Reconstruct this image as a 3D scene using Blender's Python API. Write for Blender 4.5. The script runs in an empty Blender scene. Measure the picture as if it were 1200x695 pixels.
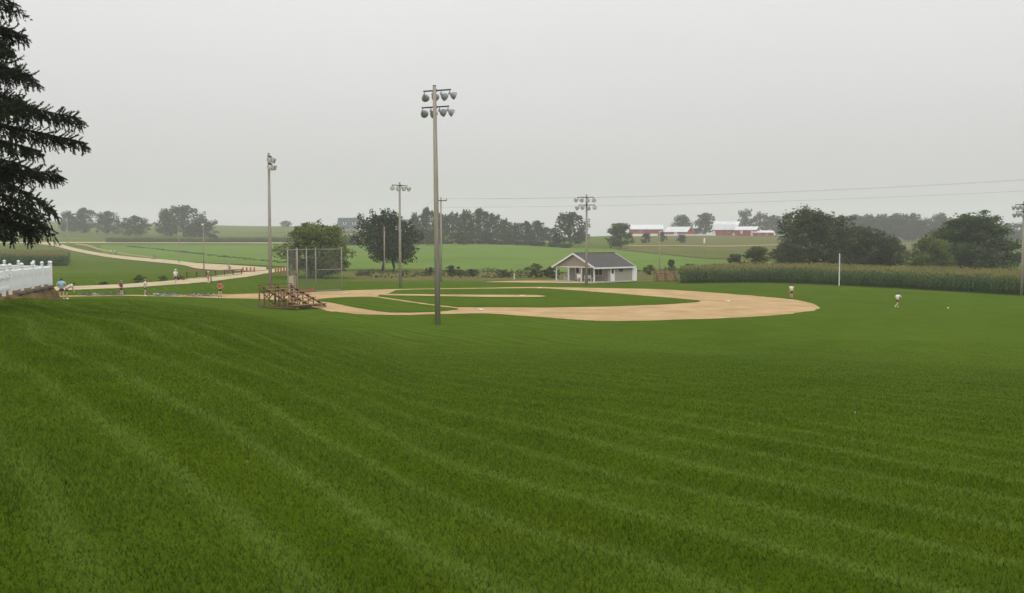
import bpy, bmesh, math, random
import numpy as np
from mathutils import Vector, Matrix

SC = bpy.context.scene
COL = SC.collection
rng = np.random.default_rng(7)
random.seed(7)
PI = math.pi
R = math.radians

# ------------------------------------------------------------------ camera
FPX, HOR, EYE = 1200.0, 280.0, 5.9          # focal length in photo pixels, eye-level row, eye height over the field
PITCH = math.atan((347.5 - HOR) / FPX)
cam_d = bpy.data.cameras.new('camera')
cam = bpy.data.objects.new('camera', cam_d)
COL.objects.link(cam)
cam_d.sensor_fit = 'HORIZONTAL'
cam_d.sensor_width = 36.0
cam_d.lens = 36.0 * FPX / 1200.0
cam_d.clip_start = 0.2
cam_d.clip_end = 9000
cam.location = (0, 0, EYE)
cam.rotation_euler = (PI / 2 - PITCH, 0, 0)
SC.camera = cam

# ------------------------------------------------------------------ sky, sun, exposure
world = bpy.data.worlds.new('World')
SC.world = world
world.use_nodes = True
wn = world.node_tree
wn.nodes.clear()
def N(nt, kind, **kw):
    n = nt.nodes.new(kind)
    for k, v in kw.items():
        setattr(n, k, v)
    return n
SUN_EL, SUN_ROT = R(48), R(150)
o_ = N(wn, 'ShaderNodeOutputWorld')
bg = N(wn, 'ShaderNodeBackground')
sky = N(wn, 'ShaderNodeTexSky', sky_type='NISHITA')
sky.sun_disc = False
sky.sun_elevation = SUN_EL
sky.sun_rotation = SUN_ROT
sky.dust_density = 4.0
hs = N(wn, 'ShaderNodeHueSaturation')
hs.inputs['Saturation'].default_value = 0.25
hs.inputs['Value'].default_value = 0.08
tc = N(wn, 'ShaderNodeTexCoord')
sp = N(wn, 'ShaderNodeSeparateXYZ')
mx = N(wn, 'ShaderNodeMath', operation='MAXIMUM')
mx.inputs[1].default_value = 0.0
mr = N(wn, 'ShaderNodeMath', operation='MULTIPLY_ADD')     # overcast sky: brighter overhead than at the horizon
mr.inputs[1].default_value = 1.38
mr.inputs[2].default_value = 0.58
mp = N(wn, 'ShaderNodeMapping')
mp.inputs['Scale'].default_value = (1.0, 1.0, 4.0)
nz = N(wn, 'ShaderNodeTexNoise')
nz.inputs['Scale'].default_value = 1.6
nz.inputs['Detail'].default_value = 4.0
nr = N(wn, 'ShaderNodeMapRange')
nr.inputs['To Min'].default_value = 0.93
nr.inputs['To Max'].default_value = 1.07
ml = N(wn, 'ShaderNodeMath', operation='MULTIPLY')
cl = N(wn, 'ShaderNodeVectorMath', operation='SCALE')
cl.inputs[0].default_value = (1.0, 1.0, 0.985)
mix = N(wn, 'ShaderNodeMix', data_type='RGBA')
mix.inputs[0].default_value = 0.12
L = wn.links.new
L(tc.outputs['Generated'], sp.inputs[0]); L(sp.outputs['Z'], mx.inputs[0]); L(mx.outputs[0], mr.inputs[0])
L(tc.outputs['Generated'], mp.inputs[0]); L(mp.outputs[0], nz.inputs['Vector']); L(nz.outputs[0], nr.inputs['Value'])
L(mr.outputs[0], ml.inputs[0]); L(nr.outputs[0], ml.inputs[1]); L(ml.outputs[0], cl.inputs['Scale'])
L(sky.outputs[0], hs.inputs['Color'])
L(cl.outputs[0], mix.inputs['A']); L(hs.outputs[0], mix.inputs['B'])
L(mix.outputs['Result'], bg.inputs['Color'])
bg.inputs['Strength'].default_value = 1.0
L(bg.outputs[0], o_.inputs['Surface'])

sun_d = bpy.data.lights.new('sun', 'SUN')
sun = bpy.data.objects.new('sun', sun_d)
COL.objects.link(sun)
sun_d.energy = 0.7
sun_d.angle = R(35)
sun_d.color = (1.0, 0.97, 0.92)
sun.rotation_euler = Vector((-math.sin(SUN_ROT) * math.cos(SUN_EL), -math.cos(SUN_ROT) * math.cos(SUN_EL), -math.sin(SUN_EL))).to_track_quat('-Z', 'Y').to_euler()

SC.view_settings.view_transform = 'Standard'
SC.view_settings.look = 'None'
SC.view_settings.exposure = 0.0
SC.view_settings.gamma = 1.0
SC.view_settings.use_curve_mapping = False
SC.render.engine = 'CYCLES'
SC.cycles.use_denoising = True
try:
    SC.cycles.denoiser = 'OPENIMAGEDENOISE'
except Exception:
    pass
SC.cycles.max_bounces = 6
SC.cycles.diffuse_bounces = 3
SC.cycles.volume_bounces = 1
SC.cycles.transparent_max_bounces = 8
SC.cycles.caustics_reflective = False
SC.cycles.caustics_refractive = False

# ------------------------------------------------------------------ terrain as a height function
K_TILT = 0.012                                # the ball field falls gently to the right
DK = 130.0 * 1.25 ** np.arange(14)            # depths of the rows below
CX = np.arange(0, 1201, 150)
ROWS = np.array([
 # 130   163   203   254   317   397   496   620   775   969  1211  1514  1892  2365
 [327.5, 319, 312, 306, 301, 293, 285.0, 277, 268, 261, 258, 259, 264, 270],
 [329.0, 320, 313, 307, 301, 293.5, 285.4, 278, 270.5, 264.5, 262, 264, 268, 272],
 [331.5, 321, 313.5, 307.5, 301, 293, 285.5, 279, 272, 267, 265, 267, 270, 273],
 [333.5, 324, 316.5, 307, 299, 291.5, 284.2, 272.5, 268, 266, 267, 270, 272, 274],
 [335.5, 327, 318.5, 308.5, 299, 290, 283.2, 280, 279, 278, 277, 277, 277, 277],
 [337.0, 329, 318, 307, 299.5, 290.5, 284, 277.6, 275.5, 276.5, 277, 277, 277, 277],
 [337.8, 326.5, 316.5, 308, 300.5, 292, 284, 277.6, 275.5, 276.5, 277, 277, 277, 277],
 [339.8, 327.7, 318, 310.5, 304.5, 299, 293, 286, 280.5, 277, 277, 277, 277, 277],
 [341.5, 329, 319.5, 311.5, 305, 299.5, 293, 286, 280.5, 277, 277, 277, 277, 277]])
ZT = EYE - DK[None, :] * (ROWS - HOR) / FPX

def cr(p0, p1, p2, p3, t):
    return 0.5 * (2 * p1 + (p2 - p0) * t + (2 * p0 - 5 * p1 + 4 * p2 - p3) * t * t + (3 * p1 - p0 - 3 * p2 + p3) * t ** 3)

def sstep(a, b, x):
    t = np.clip((x - a) / (b - a), 0, 1)
    return t * t * (3 - 2 * t)

FA = np.array([-20.6, 42.0])     # yard fence: gate end, corner, far end (plan positions)
FB = np.array([-23.2, 51.5])
FC = np.array([-33.0, 62.0])
FG = np.array([-18.8, 35.4])

def side(px, py, a, b):          # signed distance, positive to the left of a->b
    d = (b - a) / np.linalg.norm(b - a)
    return -d[1] * (px - a[0]) + d[0] * (py - a[1])

def H(x, y):
    x = np.asarray(x, float); y = np.asarray(y, float)
    th = np.arctan2(x, np.maximum(y, -1e9))
    r = np.hypot(x, y) + 1e-6
    thc = np.clip(th, R(-45), R(45))
    a = np.tan(thc)
    d = r * np.cos(thc)
    pxl = 600 + FPX * a
    plane = -K_TILT * np.clip(x, -90, 90)
    ci = np.clip(pxl, 0, 1199.99) / 150.0
    c1 = np.floor(ci).astype(int); tcx = ci - c1
    di = np.clip(np.log(np.maximum(d, 130.0) / 130.0) / math.log(1.25), 0, 12.999)
    d1 = np.floor(di).astype(int); td = di - d1
    def col(c):
        c = np.clip(c, 0, 8)
        g = lambda k: ZT[c, np.clip(k, 0, 13)]
        return cr(g(d1 - 1), g(d1), g(d1 + 1), g(d1 + 2), td)
    far = cr(col(c1 - 1), col(c1), col(c1 + 1), col(c1 + 2), tcx)
    w = sstep(122, 165, d)
    base = plane * (1 - w) + far * w
    # the house hill the camera stands on
    Lh = np.interp(pxl, [-500, 68, 150, 250, 360, 480, 1400, 1800], [97, 97, 98, 88, 68, 54, 54, 90])
    ph = np.interp(pxl, [32, 68, 150, 250, 360, 520], [2.2, 1.88, 1.75, 1.5, 1.3, 1.15])
    back = sstep(R(50), R(95), np.abs(th))
    Lh = Lh * (1 - back) + 400 * back
    q = (r / Lh) ** ph
    kq = 12.0
    q = np.minimum(q, 3)
    q = -np.log(np.exp(-kq * q) + math.exp(-kq)) / kq
    q = np.clip(q, 0, 1)
    z = base * q + 4.25 * (1 - q)
    # fenced yard: a low bank at the left
    sd = np.minimum(side(x, y, FG, FB), -side(x, y, FC, FB) )
    wy = sstep(0.25, 1.5, sd)
    z = z + np.maximum(3.62 - z, 0) * wy * sstep(20, 34, y)
    return z

def yard_z(x, y):
    """top of the soil bank that carries the yard fence"""
    return max(float(H(x, y)), 3.62 - 0.010 * max(0.0, y - 42))

def h1(x, y):
    return float(H(x, y))

def ray(px, py):
    u = (px - 600) / FPX; v = (347.5 - py) / FPX
    return Vector((u, math.cos(PITCH) + v * math.sin(PITCH), -math.sin(PITCH) + v * math.cos(PITCH)))

def G(px, py, tmin=60.0):
    """first point of the terrain, beyond tmin metres, under a photo pixel"""
    d = ray(px, py)
    t = np.concatenate([np.arange(3, 300, 0.5), np.arange(300, 2400, 2.0)])
    t = t[t > tmin]
    zz = EYE + d.z * t - H(d.x * t, d.y * t)
    k = np.argmax(zz < 0)
    if zz[k] >= 0:
        k = len(t) - 1
    t0, t1 = t[max(k - 1, 0)], t[k]
    z0, z1 = zz[max(k - 1, 0)], zz[k]
    s = t0 + (t1 - t0) * (z0 / (z0 - z1) if z0 != z1 else 0)
    return Vector((d.x * s, d.y * s, EYE + d.z * s))

def GP(px, py):
    """point of the ball-field plane under a photo pixel"""
    d = ray(px, py)
    t = EYE / (-(d.z) - K_TILT * d.x)
    return Vector((d.x * t, d.y * t, -K_TILT * d.x * t))

def AT(px, depth):
    """terrain point at a depth, in the direction of a photo column"""
    x = (px - 600) / FPX * depth
    return Vector((x, depth, h1(x, depth)))

def ZROW(py, depth):
    return EYE - (py - HOR) / FPX * depth

def MPP(depth):
    return depth / FPX

# ------------------------------------------------------------------ materials
MATS = {}
def nodes_of(name):
    m = bpy.data.materials.new(name)
    m.use_nodes = True
    nt = m.node_tree
    b = nt.nodes['Principled BSDF']
    return m, nt, b

def mat(name, c1, c2=None, scale=4.0, rough=0.8, bump=0.0, bscale=None, stretch=None, metal=0.0, obj=True, sheen=0.0, spec=0.3, detail=5.0):
    if name in MATS:
        return MATS[name]
    m, nt, b = nodes_of(name)
    lk = nt.links.new
    b.inputs['Roughness'].default_value = rough
    b.inputs['Metallic'].default_value = metal
    b.inputs['Specular IOR Level'].default_value = spec
    if sheen:
        b.inputs['Sheen Weight'].default_value = sheen
        b.inputs['Sheen Roughness'].default_value = 0.6
    tcn = N(nt, 'ShaderNodeTexCoord')
    src = tcn.outputs['Object']
    if not obj:
        g = N(nt, 'ShaderNodeNewGeometry'); src = g.outputs['Position']
    if stretch:
        mpn = N(nt, 'ShaderNodeMapping'); mpn.inputs['Scale'].default_value = stretch
        lk(src, mpn.inputs[0]); src = mpn.outputs[0]
    n1 = N(nt, 'ShaderNodeTexNoise')
    n1.inputs['Scale'].default_value = scale
    n1.inputs['Detail'].default_value = detail
    n1.inputs['Roughness'].default_value = 0.65
    lk(src, n1.inputs['Vector'])
    rp = N(nt, 'ShaderNodeValToRGB')
    rp.color_ramp.elements[0].position = 0.32
    rp.color_ramp.elements[1].position = 0.68
    c2 = c2 or tuple(min(1, c * 1.25) for c in c1)
    rp.color_ramp.elements[0].color = (*c1, 1)
    rp.color_ramp.elements[1].color = (*c2, 1)
    lk(n1.outputs[0], rp.inputs[0])
    lk(rp.outputs[0], b.inputs['Base Color'])
    if bump:
        n2 = N(nt, 'ShaderNodeTexNoise')
        n2.inputs['Scale'].default_value = bscale or scale * 4
        n2.inputs['Detail'].default_value = 4
        lk(src, n2.inputs['Vector'])
        bp = N(nt, 'ShaderNodeBump')
        bp.inputs['Strength'].default_value = bump
        bp.inputs['Distance'].default_value = 0.05
        lk(n2.outputs[0], bp.inputs['Height'])
        lk(bp.outputs[0], b.inputs['Normal'])
    MATS[name] = m
    return m

def foliage(name, dark, light, scale=0.5, trans=0.35):
    """leaf material: patchy colour, some light passing through"""
    if name in MATS:
        return MATS[name]
    m, nt, b = nodes_of(name)
    lk = nt.links.new
    g = N(nt, 'ShaderNodeNewGeometry')
    n1 = N(nt, 'ShaderNodeTexNoise'); n1.inputs['Scale'].default_value = scale; n1.inputs['Detail'].default_value = 3
    lk(g.outputs['Position'], n1.inputs['Vector'])
    n2 = N(nt, 'ShaderNodeTexNoise'); n2.inputs['Scale'].default_value = scale * 9; n2.inputs['Detail'].default_value = 2
    lk(g.outputs['Position'], n2.inputs['Vector'])
    ad = N(nt, 'ShaderNodeMath', operation='ADD'); lk(n1.outputs[0], ad.inputs[0]); lk(n2.outputs[0], ad.inputs[1])
    oi = N(nt, 'ShaderNodeObjectInfo')
    ma = N(nt, 'ShaderNodeMath', operation='MULTIPLY_ADD'); ma.inputs[1].default_value = 0.25
    lk(oi.outputs['Random'], ma.inputs[0]); lk(ad.outputs[0], ma.inputs[2])
    rp = N(nt, 'ShaderNodeValToRGB')
    rp.color_ramp.elements[0].position = 0.85; rp.color_ramp.elements[1].position = 1.4
    rp.color_ramp.elements[0].position = 0.42
    rp.color_ramp.elements[0].color = (*dark, 1); rp.color_ramp.elements[1].color = (*light, 1)
    mu = N(nt, 'ShaderNodeMath', operation='MULTIPLY'); mu.inputs[1].default_value = 0.55
    lk(ma.outputs[0], mu.inputs[0]); lk(mu.outputs[0], rp.inputs[0])
    rp.color_ramp.elements[1].position = 0.75
    lk(rp.outputs[0], b.inputs['Base Color'])
    b.inputs['Roughness'].default_value = 0.65
    b.inputs['Specular IOR Level'].default_value = 0.2
    tr = N(nt, 'ShaderNodeBsdfTranslucent'); lk(rp.outputs[0], tr.inputs['Color'])
    ms = N(nt, 'ShaderNodeMixShader'); ms.inputs[0].default_value = trans
    lk(b.outputs[0], ms.inputs[1]); lk(tr.outputs[0], ms.inputs[2])
    lk(ms.outputs[0], nt.nodes['Material Output'].inputs['Surface'])
    MATS[name] = m
    return m

def math_n(nt, op, a, b=None, c=None, clamp=False):
    n = N(nt, 'ShaderNodeMath', operation=op)
    n.use_clamp = clamp
    for i, v in enumerate((a, b, c)):
        if v is None: continue
        if isinstance(v, (int, float)): n.inputs[i].default_value = v
        else: nt.links.new(v, n.inputs[i])
    return n.outputs[0]

def mixc(nt, f, a, b, blend='MIX'):
    n = N(nt, 'ShaderNodeMix', data_type='RGBA', blend_type=blend)
    for s, v in ((0, f), ('A', a), ('B', b)):
        i = n.inputs[s]
        if isinstance(v, tuple): i.default_value = (*v, 1)
        elif isinstance(v, (int, float)): i.default_value = v
        else: nt.links.new(v, i)
    return n.outputs['Result']

def noise_n(nt, vec, scale, detail=4.0, rough=0.6):
    n = N(nt, 'ShaderNodeTexNoise')
    n.inputs['Scale'].default_value = scale; n.inputs['Detail'].default_value = detail; n.inputs['Roughness'].default_value = rough
    nt.links.new(vec, n.inputs['Vector'])
    return n.outputs[0]

def lawn_colour(nt):
    """mown lawn: patchy green with soft mower stripes (light on bent blades, painted as colour) running from the near right to the fence"""
    lk = nt.links.new
    g = N(nt, 'ShaderNodeNewGeometry')
    pos = g.outputs['Position']
    big = noise_n(nt, pos, 0.05, 3)
    mid = noise_n(nt, pos, 0.45, 4)
    fine = noise_n(nt, pos, 9.0, 4, 0.75)
    sx = N(nt, 'ShaderNodeSeparateXYZ'); lk(pos, sx.inputs[0])
    ang = R(-31)                     # heading of the mower (from +Y)
    ux, uy = math.cos(ang), -math.sin(ang)
    across = math_n(nt, 'ADD', math_n(nt, 'MULTIPLY', sx.outputs['X'], ux), math_n(nt, 'MULTIPLY', sx.outputs['Y'], uy))
    slow = noise_n(nt, pos, 0.035, 2)
    across = math_n(nt, 'ADD', across, math_n(nt, 'MULTIPLY', math_n(nt, 'SUBTRACT', slow, 0.5), 7.0))
    across = math_n(nt, 'ADD', across, math_n(nt, 'MULTIPLY', math_n(nt, 'SUBTRACT', mid, 0.5), 0.5))
    per = 1.15
    amp = math_n(nt, 'MULTIPLY_ADD', math_n(nt, 'SUBTRACT', noise_n(nt, pos, 0.11, 2), 0.35), 2.6, 0.25, True)
    s1 = math_n(nt, 'MULTIPLY_ADD', math_n(nt, 'SINE', math_n(nt, 'MULTIPLY', across, PI / per)), 0.5, 0.5)          # up and down passes
    tr = math_n(nt, 'POWER', math_n(nt, 'MULTIPLY_ADD', math_n(nt, 'SINE', math_n(nt, 'MULTIPLY_ADD', across, 2 * PI / per, 1.1)), 0.5, 0.5), 6.0)   # tracks painted pale, as bent grass would catch the light
    stripe = math_n(nt, 'MULTIPLY', math_n(nt, 'ADD', math_n(nt, 'MULTIPLY', s1, 0.16), math_n(nt, 'MULTIPLY', tr, 0.62)), amp)
    base = mixc(nt, math_n(nt, 'MULTIPLY_ADD', math_n(nt, 'SUBTRACT', mid, 0.5), 3.4, 0.5, True), (0.036, 0.070, 0.0040), (0.064, 0.098, 0.0060))
    base = mixc(nt, math_n(nt, 'MULTIPLY_ADD', math_n(nt, 'SUBTRACT', big, 0.5), 2.4, 0.25, True), base, (0.071, 0.112, 0.0072))
    base = mixc(nt, math_n(nt, 'MULTIPLY', stripe, 1.35, None, True), base, (0.096, 0.145, 0.025))
    spk = math_n(nt, 'MULTIPLY_ADD', math_n(nt, 'SUBTRACT', fine, 0.5), 1.6, 0.5, True)
    base = mixc(nt, 0.30, base, mixc(nt, spk, (0.022, 0.048, 0.003), (0.105, 0.166, 0.016)))
    return base, pos, fine

def make_lawn_mats():
    m, nt, b = nodes_of('lawn')
    c, pos, fine = lawn_colour(nt)
    # rougher, paler meadow away from the mown ground (per-vertex land use of the terrain sheet)
    at = N(nt, 'ShaderNodeAttribute'); at.attribute_name = 'meadow'
    at2 = N(nt, 'ShaderNodeAttribute'); at2.attribute_name = 'rough'
    n1 = noise_n(nt, pos, 0.022, 5, 0.7)
    n1c = math_n(nt, 'MULTIPLY_ADD', math_n(nt, 'SUBTRACT', n1, 0.5), 3.0, 0.5, True)
    mead = mixc(nt, n1c, (0.068, 0.105, 0.020), (0.115, 0.138, 0.034))
    rgh = mixc(nt, math_n(nt, 'MULTIPLY_ADD', math_n(nt, 'SUBTRACT', noise_n(nt, pos, 0.16, 5, 0.75), 0.5), 3.0, 0.5, True), (0.085, 0.105, 0.030), (0.150, 0.120, 0.052))
    c = mixc(nt, at.outputs['Fac'], c, mead)
    c = mixc(nt, at2.outputs['Fac'], c, rgh)
    nt.links.new(c, b.inputs['Base Color'])
    b.inputs['Roughness'].default_value = 0.85
    b.inputs['Specular IOR Level'].default_value = 0.0
    b.inputs['Sheen Weight'].default_value = 0.0
    b.inputs['Sheen Roughness'].default_value = 0.5
    b.inputs['Sheen Tint'].default_value = (0.6, 0.9, 0.35, 1)
    n3 = noise_n(nt, pos, 28.0, 3, 0.7)
    bp = N(nt, 'ShaderNodeBump'); bp.inputs['Strength'].default_value = 0.7; bp.inputs['Distance'].default_value = 0.04
    nt.links.new(n3, bp.inputs['Height']); nt.links.new(bp.outputs[0], b.inputs['Normal'])
    MATS['lawn'] = m
    m, nt, b = nodes_of('grass_blades')
    c, pos, fine = lawn_colour(nt)
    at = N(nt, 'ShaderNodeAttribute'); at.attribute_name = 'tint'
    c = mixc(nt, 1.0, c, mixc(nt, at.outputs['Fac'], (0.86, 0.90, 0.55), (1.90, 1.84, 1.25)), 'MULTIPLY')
    nt.links.new(c, b.inputs['Base Color'])
    b.inputs['Roughness'].default_value = 0.7
    b.inputs['Specular IOR Level'].default_value = 0.05
    g2 = N(nt, 'ShaderNodeNewGeometry')
    vm = N(nt, 'ShaderNodeVectorMath', operation='MULTIPLY_ADD')       # flat blades: shading normal tipped up so they render brighter
    nt.links.new(g2.outputs['Normal'], vm.inputs[0]); vm.inputs[1].default_value = (0.5, 0.5, 0.5); vm.inputs[2].default_value = (0, 0, 0.9)
    vn = N(nt, 'ShaderNodeVectorMath', operation='NORMALIZE'); nt.links.new(vm.outputs[0], vn.inputs[0])
    nt.links.new(vn.outputs[0], b.inputs['Normal'])
    t = N(nt, 'ShaderNodeBsdfTranslucent'); nt.links.new(c, t.inputs['Color'])
    ms = N(nt, 'ShaderNodeMixShader'); ms.inputs[0].default_value = 0.25
    nt.links.new(b.outputs[0], ms.inputs[1]); nt.links.new(t.outputs[0], ms.inputs[2])
    nt.links.new(ms.outputs[0], nt.nodes['Material Output'].inputs['Surface'])
    MATS['grass_blades'] = m
make_lawn_mats()

mat('dirt', (0.335, 0.228, 0.115), (0.475, 0.342, 0.19), 0.30, 0.95, 0.4, 30, obj=False, spec=0.0)
mat('gravel', (0.36, 0.285, 0.175), (0.50, 0.42, 0.29), 0.3, 0.95, 0.4, 20, obj=False, spec=0.0)
mat('track', (0.22, 0.19, 0.085), (0.33, 0.26, 0.13), 0.2, 0.95, obj=False, spec=0.0)
mat('soil', (0.075, 0.055, 0.026), (0.19, 0.130, 0.07), 1.6, 0.95, 0.6, 8, obj=False, spec=0.0)
mat('bean', (0.094, 0.158, 0.033), (0.132, 0.188, 0.046), 0.03, 0.8, 0.3, 1.2, obj=False, spec=0.0, detail=8)
mat('far_crop', (0.085, 0.115, 0.035), (0.13, 0.145, 0.05), 0.012, 0.85, obj=False, spec=0.0, detail=8, stretch=(0.4, 2.0, 1))
mat('pole_wood', (0.25, 0.215, 0.17), (0.40, 0.36, 0.30), 3.0, 0.85, 0.5, 10, stretch=(6, 6, 0.35))
mat('brown_wood', (0.17, 0.085, 0.04), (0.30, 0.165, 0.085), 3.0, 0.8, 0.4, 12)
mat('dark_wood', (0.07, 0.045, 0.03), (0.13, 0.085, 0.055), 3.0, 0.8, 0.4, 12)
mat('grey_timber', (0.10, 0.085, 0.06), (0.18, 0.155, 0.12), 3.0, 0.85, 0.4, 12)
mat('tan_board', (0.38, 0.33, 0.235), (0.48, 0.42, 0.31), 1.5, 0.8, 0.2, 9)
mat('white_paint', (0.70, 0.71, 0.72), (0.80, 0.81, 0.82), 2.5, 0.5, 0.1)
mat('steel', (0.20, 0.195, 0.18), (0.30, 0.29, 0.27), 5, 0.5)
mat('mesh_wire', (0.11, 0.11, 0.105), (0.16, 0.16, 0.15), 5, 0.6)
mat('dark_metal', (0.035, 0.037, 0.042), (0.06, 0.062, 0.068), 5, 0.5)
mat('reflector', (0.24, 0.25, 0.25), (0.34, 0.35, 0.35), 6, 0.4)
mat('lens', (0.66, 0.68, 0.69), (0.76, 0.78, 0.79), 4, 0.12, spec=0.6)
mat('siding', (0.31, 0.275, 0.23), (0.37, 0.33, 0.28), 0.8, 0.7, 0.25, 3, stretch=(0.3, 0.3, 9))
mat('shingle', (0.055, 0.052, 0.05), (0.105, 0.098, 0.092), 2.5, 0.9, 0.5, 14, spec=0.2)
mat('blue_roof', (0.060, 0.078, 0.095), (0.09, 0.11, 0.13), 0.6, 0.8)
mat('window_glass', (0.018, 0.022, 0.026), (0.035, 0.04, 0.045), 1.0, 0.08, spec=0.6)
mat('barn_red', (0.24, 0.035, 0.03), (0.33, 0.055, 0.045), 0.4, 0.75, stretch=(3, 3, 0.3))
mat('barn_roof', (0.50, 0.52, 0.54), (0.64, 0.65, 0.67), 0.3, 0.45)
mat('bark', (0.05, 0.04, 0.03), (0.10, 0.085, 0.065), 4, 0.95, 0.6, 10)
mat('concrete', (0.40, 0.38, 0.34), (0.50, 0.48, 0.44), 2, 0.9, 0.2)
mat('skin_tone', (0.50, 0.30, 0.21), (0.56, 0.34, 0.24), 6, 0.6)
mat('rubber', (0.02, 0.02, 0.021), (0.035, 0.035, 0.036), 6, 0.7)
mat('chalk_white', (0.76, 0.76, 0.74), (0.82, 0.82, 0.80), 3, 0.7)
for nm_, c_ in dict(light_blue=(0.26, 0.42, 0.66), off_white=(0.72, 0.70, 0.69), navy=(0.025, 0.028, 0.05), black_cloth=(0.022, 0.022, 0.024), red_cloth=(0.42, 0.07, 0.075), plum=(0.14, 0.045, 0.075), hair_brown=(0.05, 0.03, 0.02), hair_fair=(0.25, 0.17, 0.09), helmet_white=(0.72, 0.73, 0.75), helmet_grey=(0.22, 0.24, 0.27), bike_blue=(0.13, 0.30, 0.52), bike_white=(0.70, 0.71, 0.72), bike_red=(0.45, 0.05, 0.04), bike_black=(0.03, 0.03, 0.034), teal=(0.10, 0.36, 0.38), orange_post=(0.33, 0.13, 0.06)).items():
    mat(nm_, c_, tuple(min(1, v * 1.15 + 0.005) for v in c_), 6, 0.65)
foliage('leaf_dark', (0.022, 0.034, 0.013), (0.068, 0.088, 0.030), 0.5)
foliage('leaf_mid', (0.032, 0.055, 0.016), (0.085, 0.125, 0.035), 0.5)
foliage('leaf_light', (0.055, 0.085, 0.020), (0.165, 0.195, 0.048), 0.5)
foliage('leaf_far', (0.024, 0.040, 0.018), (0.062, 0.088, 0.036), 0.12)
foliage('needles', (0.014, 0.021, 0.011), (0.048, 0.062, 0.028), 1.6, 0.12)
foliage('corn_leaf', (0.042, 0.075, 0.020), (0.095, 0.145, 0.042), 0.6)
foliage('corn_tassel', (0.19, 0.19, 0.062), (0.30, 0.265, 0.095), 0.8)
foliage('weed', (0.050, 0.080, 0.022), (0.135, 0.150, 0.048), 0.4)

# ------------------------------------------------------------------ mesh helpers
class MB:
    """collects shapes and links them as one mesh object"""
    def __init__(self):
        self.v = []; self.f = []; self.mi = []
    def add(self, vs, fs, mi=0):
        b = len(self.v)
        self.v += [tuple(v) for v in vs]
        self.f += [tuple(i + b for i in f) for f in fs]
        self.mi += [mi] * len(fs)
        return self
    def box(self, c, s, rz=0.0, mi=0):
        hx, hy, hz = s[0] / 2, s[1] / 2, s[2] / 2
        ca, sa = math.cos(rz), math.sin(rz)
        vs = []
        for dz in (-hz, hz):
            for dx, dy in ((-hx, -hy), (hx, -hy), (hx, hy), (-hx, hy)):
                vs.append((c[0] + dx * ca - dy * sa, c[1] + dx * sa + dy * ca, c[2] + dz))
        return self.add(vs, [(3, 2, 1, 0), (4, 5, 6, 7), (0, 1, 5, 4), (1, 2, 6, 5), (2, 3, 7, 6), (3, 0, 4, 7)], mi)
    def beam(self, a, b, w, h, up=(0, 0, 1), mi=0):
        a = Vector(a); b = Vector(b); d = (b - a).normalized(); up = Vector(up)
        s = d.cross(up)
        if s.length < 1e-4: s = d.cross(Vector((1, 0, 0)))
        s.normalize(); u = s.cross(d)
        vs = [p + s * (sx * w / 2) + u * (su * h / 2) for p in (a, b) for sx, su in ((-1, -1), (1, -1), (1, 1), (-1, 1))]
        return self.add(vs, [(3, 2, 1, 0), (4, 5, 6, 7), (0, 1, 5, 4), (1, 2, 6, 5), (2, 3, 7, 6), (3, 0, 4, 7)], mi)
    def tube(self, pts, rad, n=8, cap=True, mi=0):
        pts = [Vector(p) for p in pts]
        if isinstance(rad, (int, float)): rad = [rad] * len(pts)
        vs = []; fs = []
        for i, p in enumerate(pts):
            d = (pts[min(i + 1, len(pts) - 1)] - pts[max(i - 1, 0)]).normalized()
            s = d.cross(Vector((0, 0, 1)))
            if s.length < 1e-3: s = d.cross(Vector((0, 1, 0)))
            s.normalize(); u = s.cross(d)
            for k in range(n):
                t = 2 * PI * k / n
                vs.append(p + (s * math.cos(t) + u * math.sin(t)) * rad[i])
        for i in range(len(pts) - 1):
            for k in range(n):
                a = i * n + k; b = i * n + (k + 1) % n
                fs.append((a, a + n, b + n, b))
        if cap:
            fs.append(tuple(range(n))); fs.append(tuple((len(pts) - 1) * n + k for k in range(n - 1, -1, -1)))
        return self.add(vs, fs, mi)
    def lathe(self, prof, o, axis, n=16, mi=0):
        """profile of (distance along axis, radius) pairs"""
        o = Vector(o); ax = Vector(axis).normalized()
        s = ax.cross(Vector((0, 0, 1)))
        if s.length < 1e-3: s = ax.cross(Vector((0, 1, 0)))
        s.normalize(); u = s.cross(ax)
        vs = []; fs = []
        for (t, r) in prof:
            for k in range(n):
                an = 2 * PI * k / n
                vs.append(o + ax * t + (s * math.cos(an) + u * math.sin(an)) * r)
        for i in range(len(prof) - 1):
            for k in range(n):
                a = i * n + k; b = i * n + (k + 1) % n
                fs.append((a, a + n, b + n, b))
        return self.add(vs, fs, mi)
    def mesh(self, name, mats, smooth=False):
        me = bpy.data.meshes.new(name)
        me.from_pydata(self.v, [], self.f)
        if not isinstance(mats, (list, tuple)): mats = [mats]
        for m in mats: me.materials.append(MATS[m] if isinstance(m, str) else m)
        if len(mats) > 1: me.polygons.foreach_set('material_index', self.mi)
        if smooth: me.polygons.foreach_set('use_smooth', [True] * len(me.polygons))
        me.update()
        return me
    def build(self, name, mats, parent=None, smooth=False):
        return obj(name, self.mesh(name, mats, smooth), parent)

def obj(name, me, parent=None, loc=None, rz=None):
    o = bpy.data.objects.new(name, me)
    COL.objects.link(o)
    if parent is not None: o.parent = parent
    if loc is not None: o.location = loc
    if rz is not None: o.rotation_euler = (0, 0, rz)
    return o

def tag(o, label=None, cat=None, group=None, kind=None):
    if label: o['label'] = label
    if cat: o['category'] = cat
    if group: o['group'] = group
    if kind: o['kind'] = kind
    return o

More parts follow.
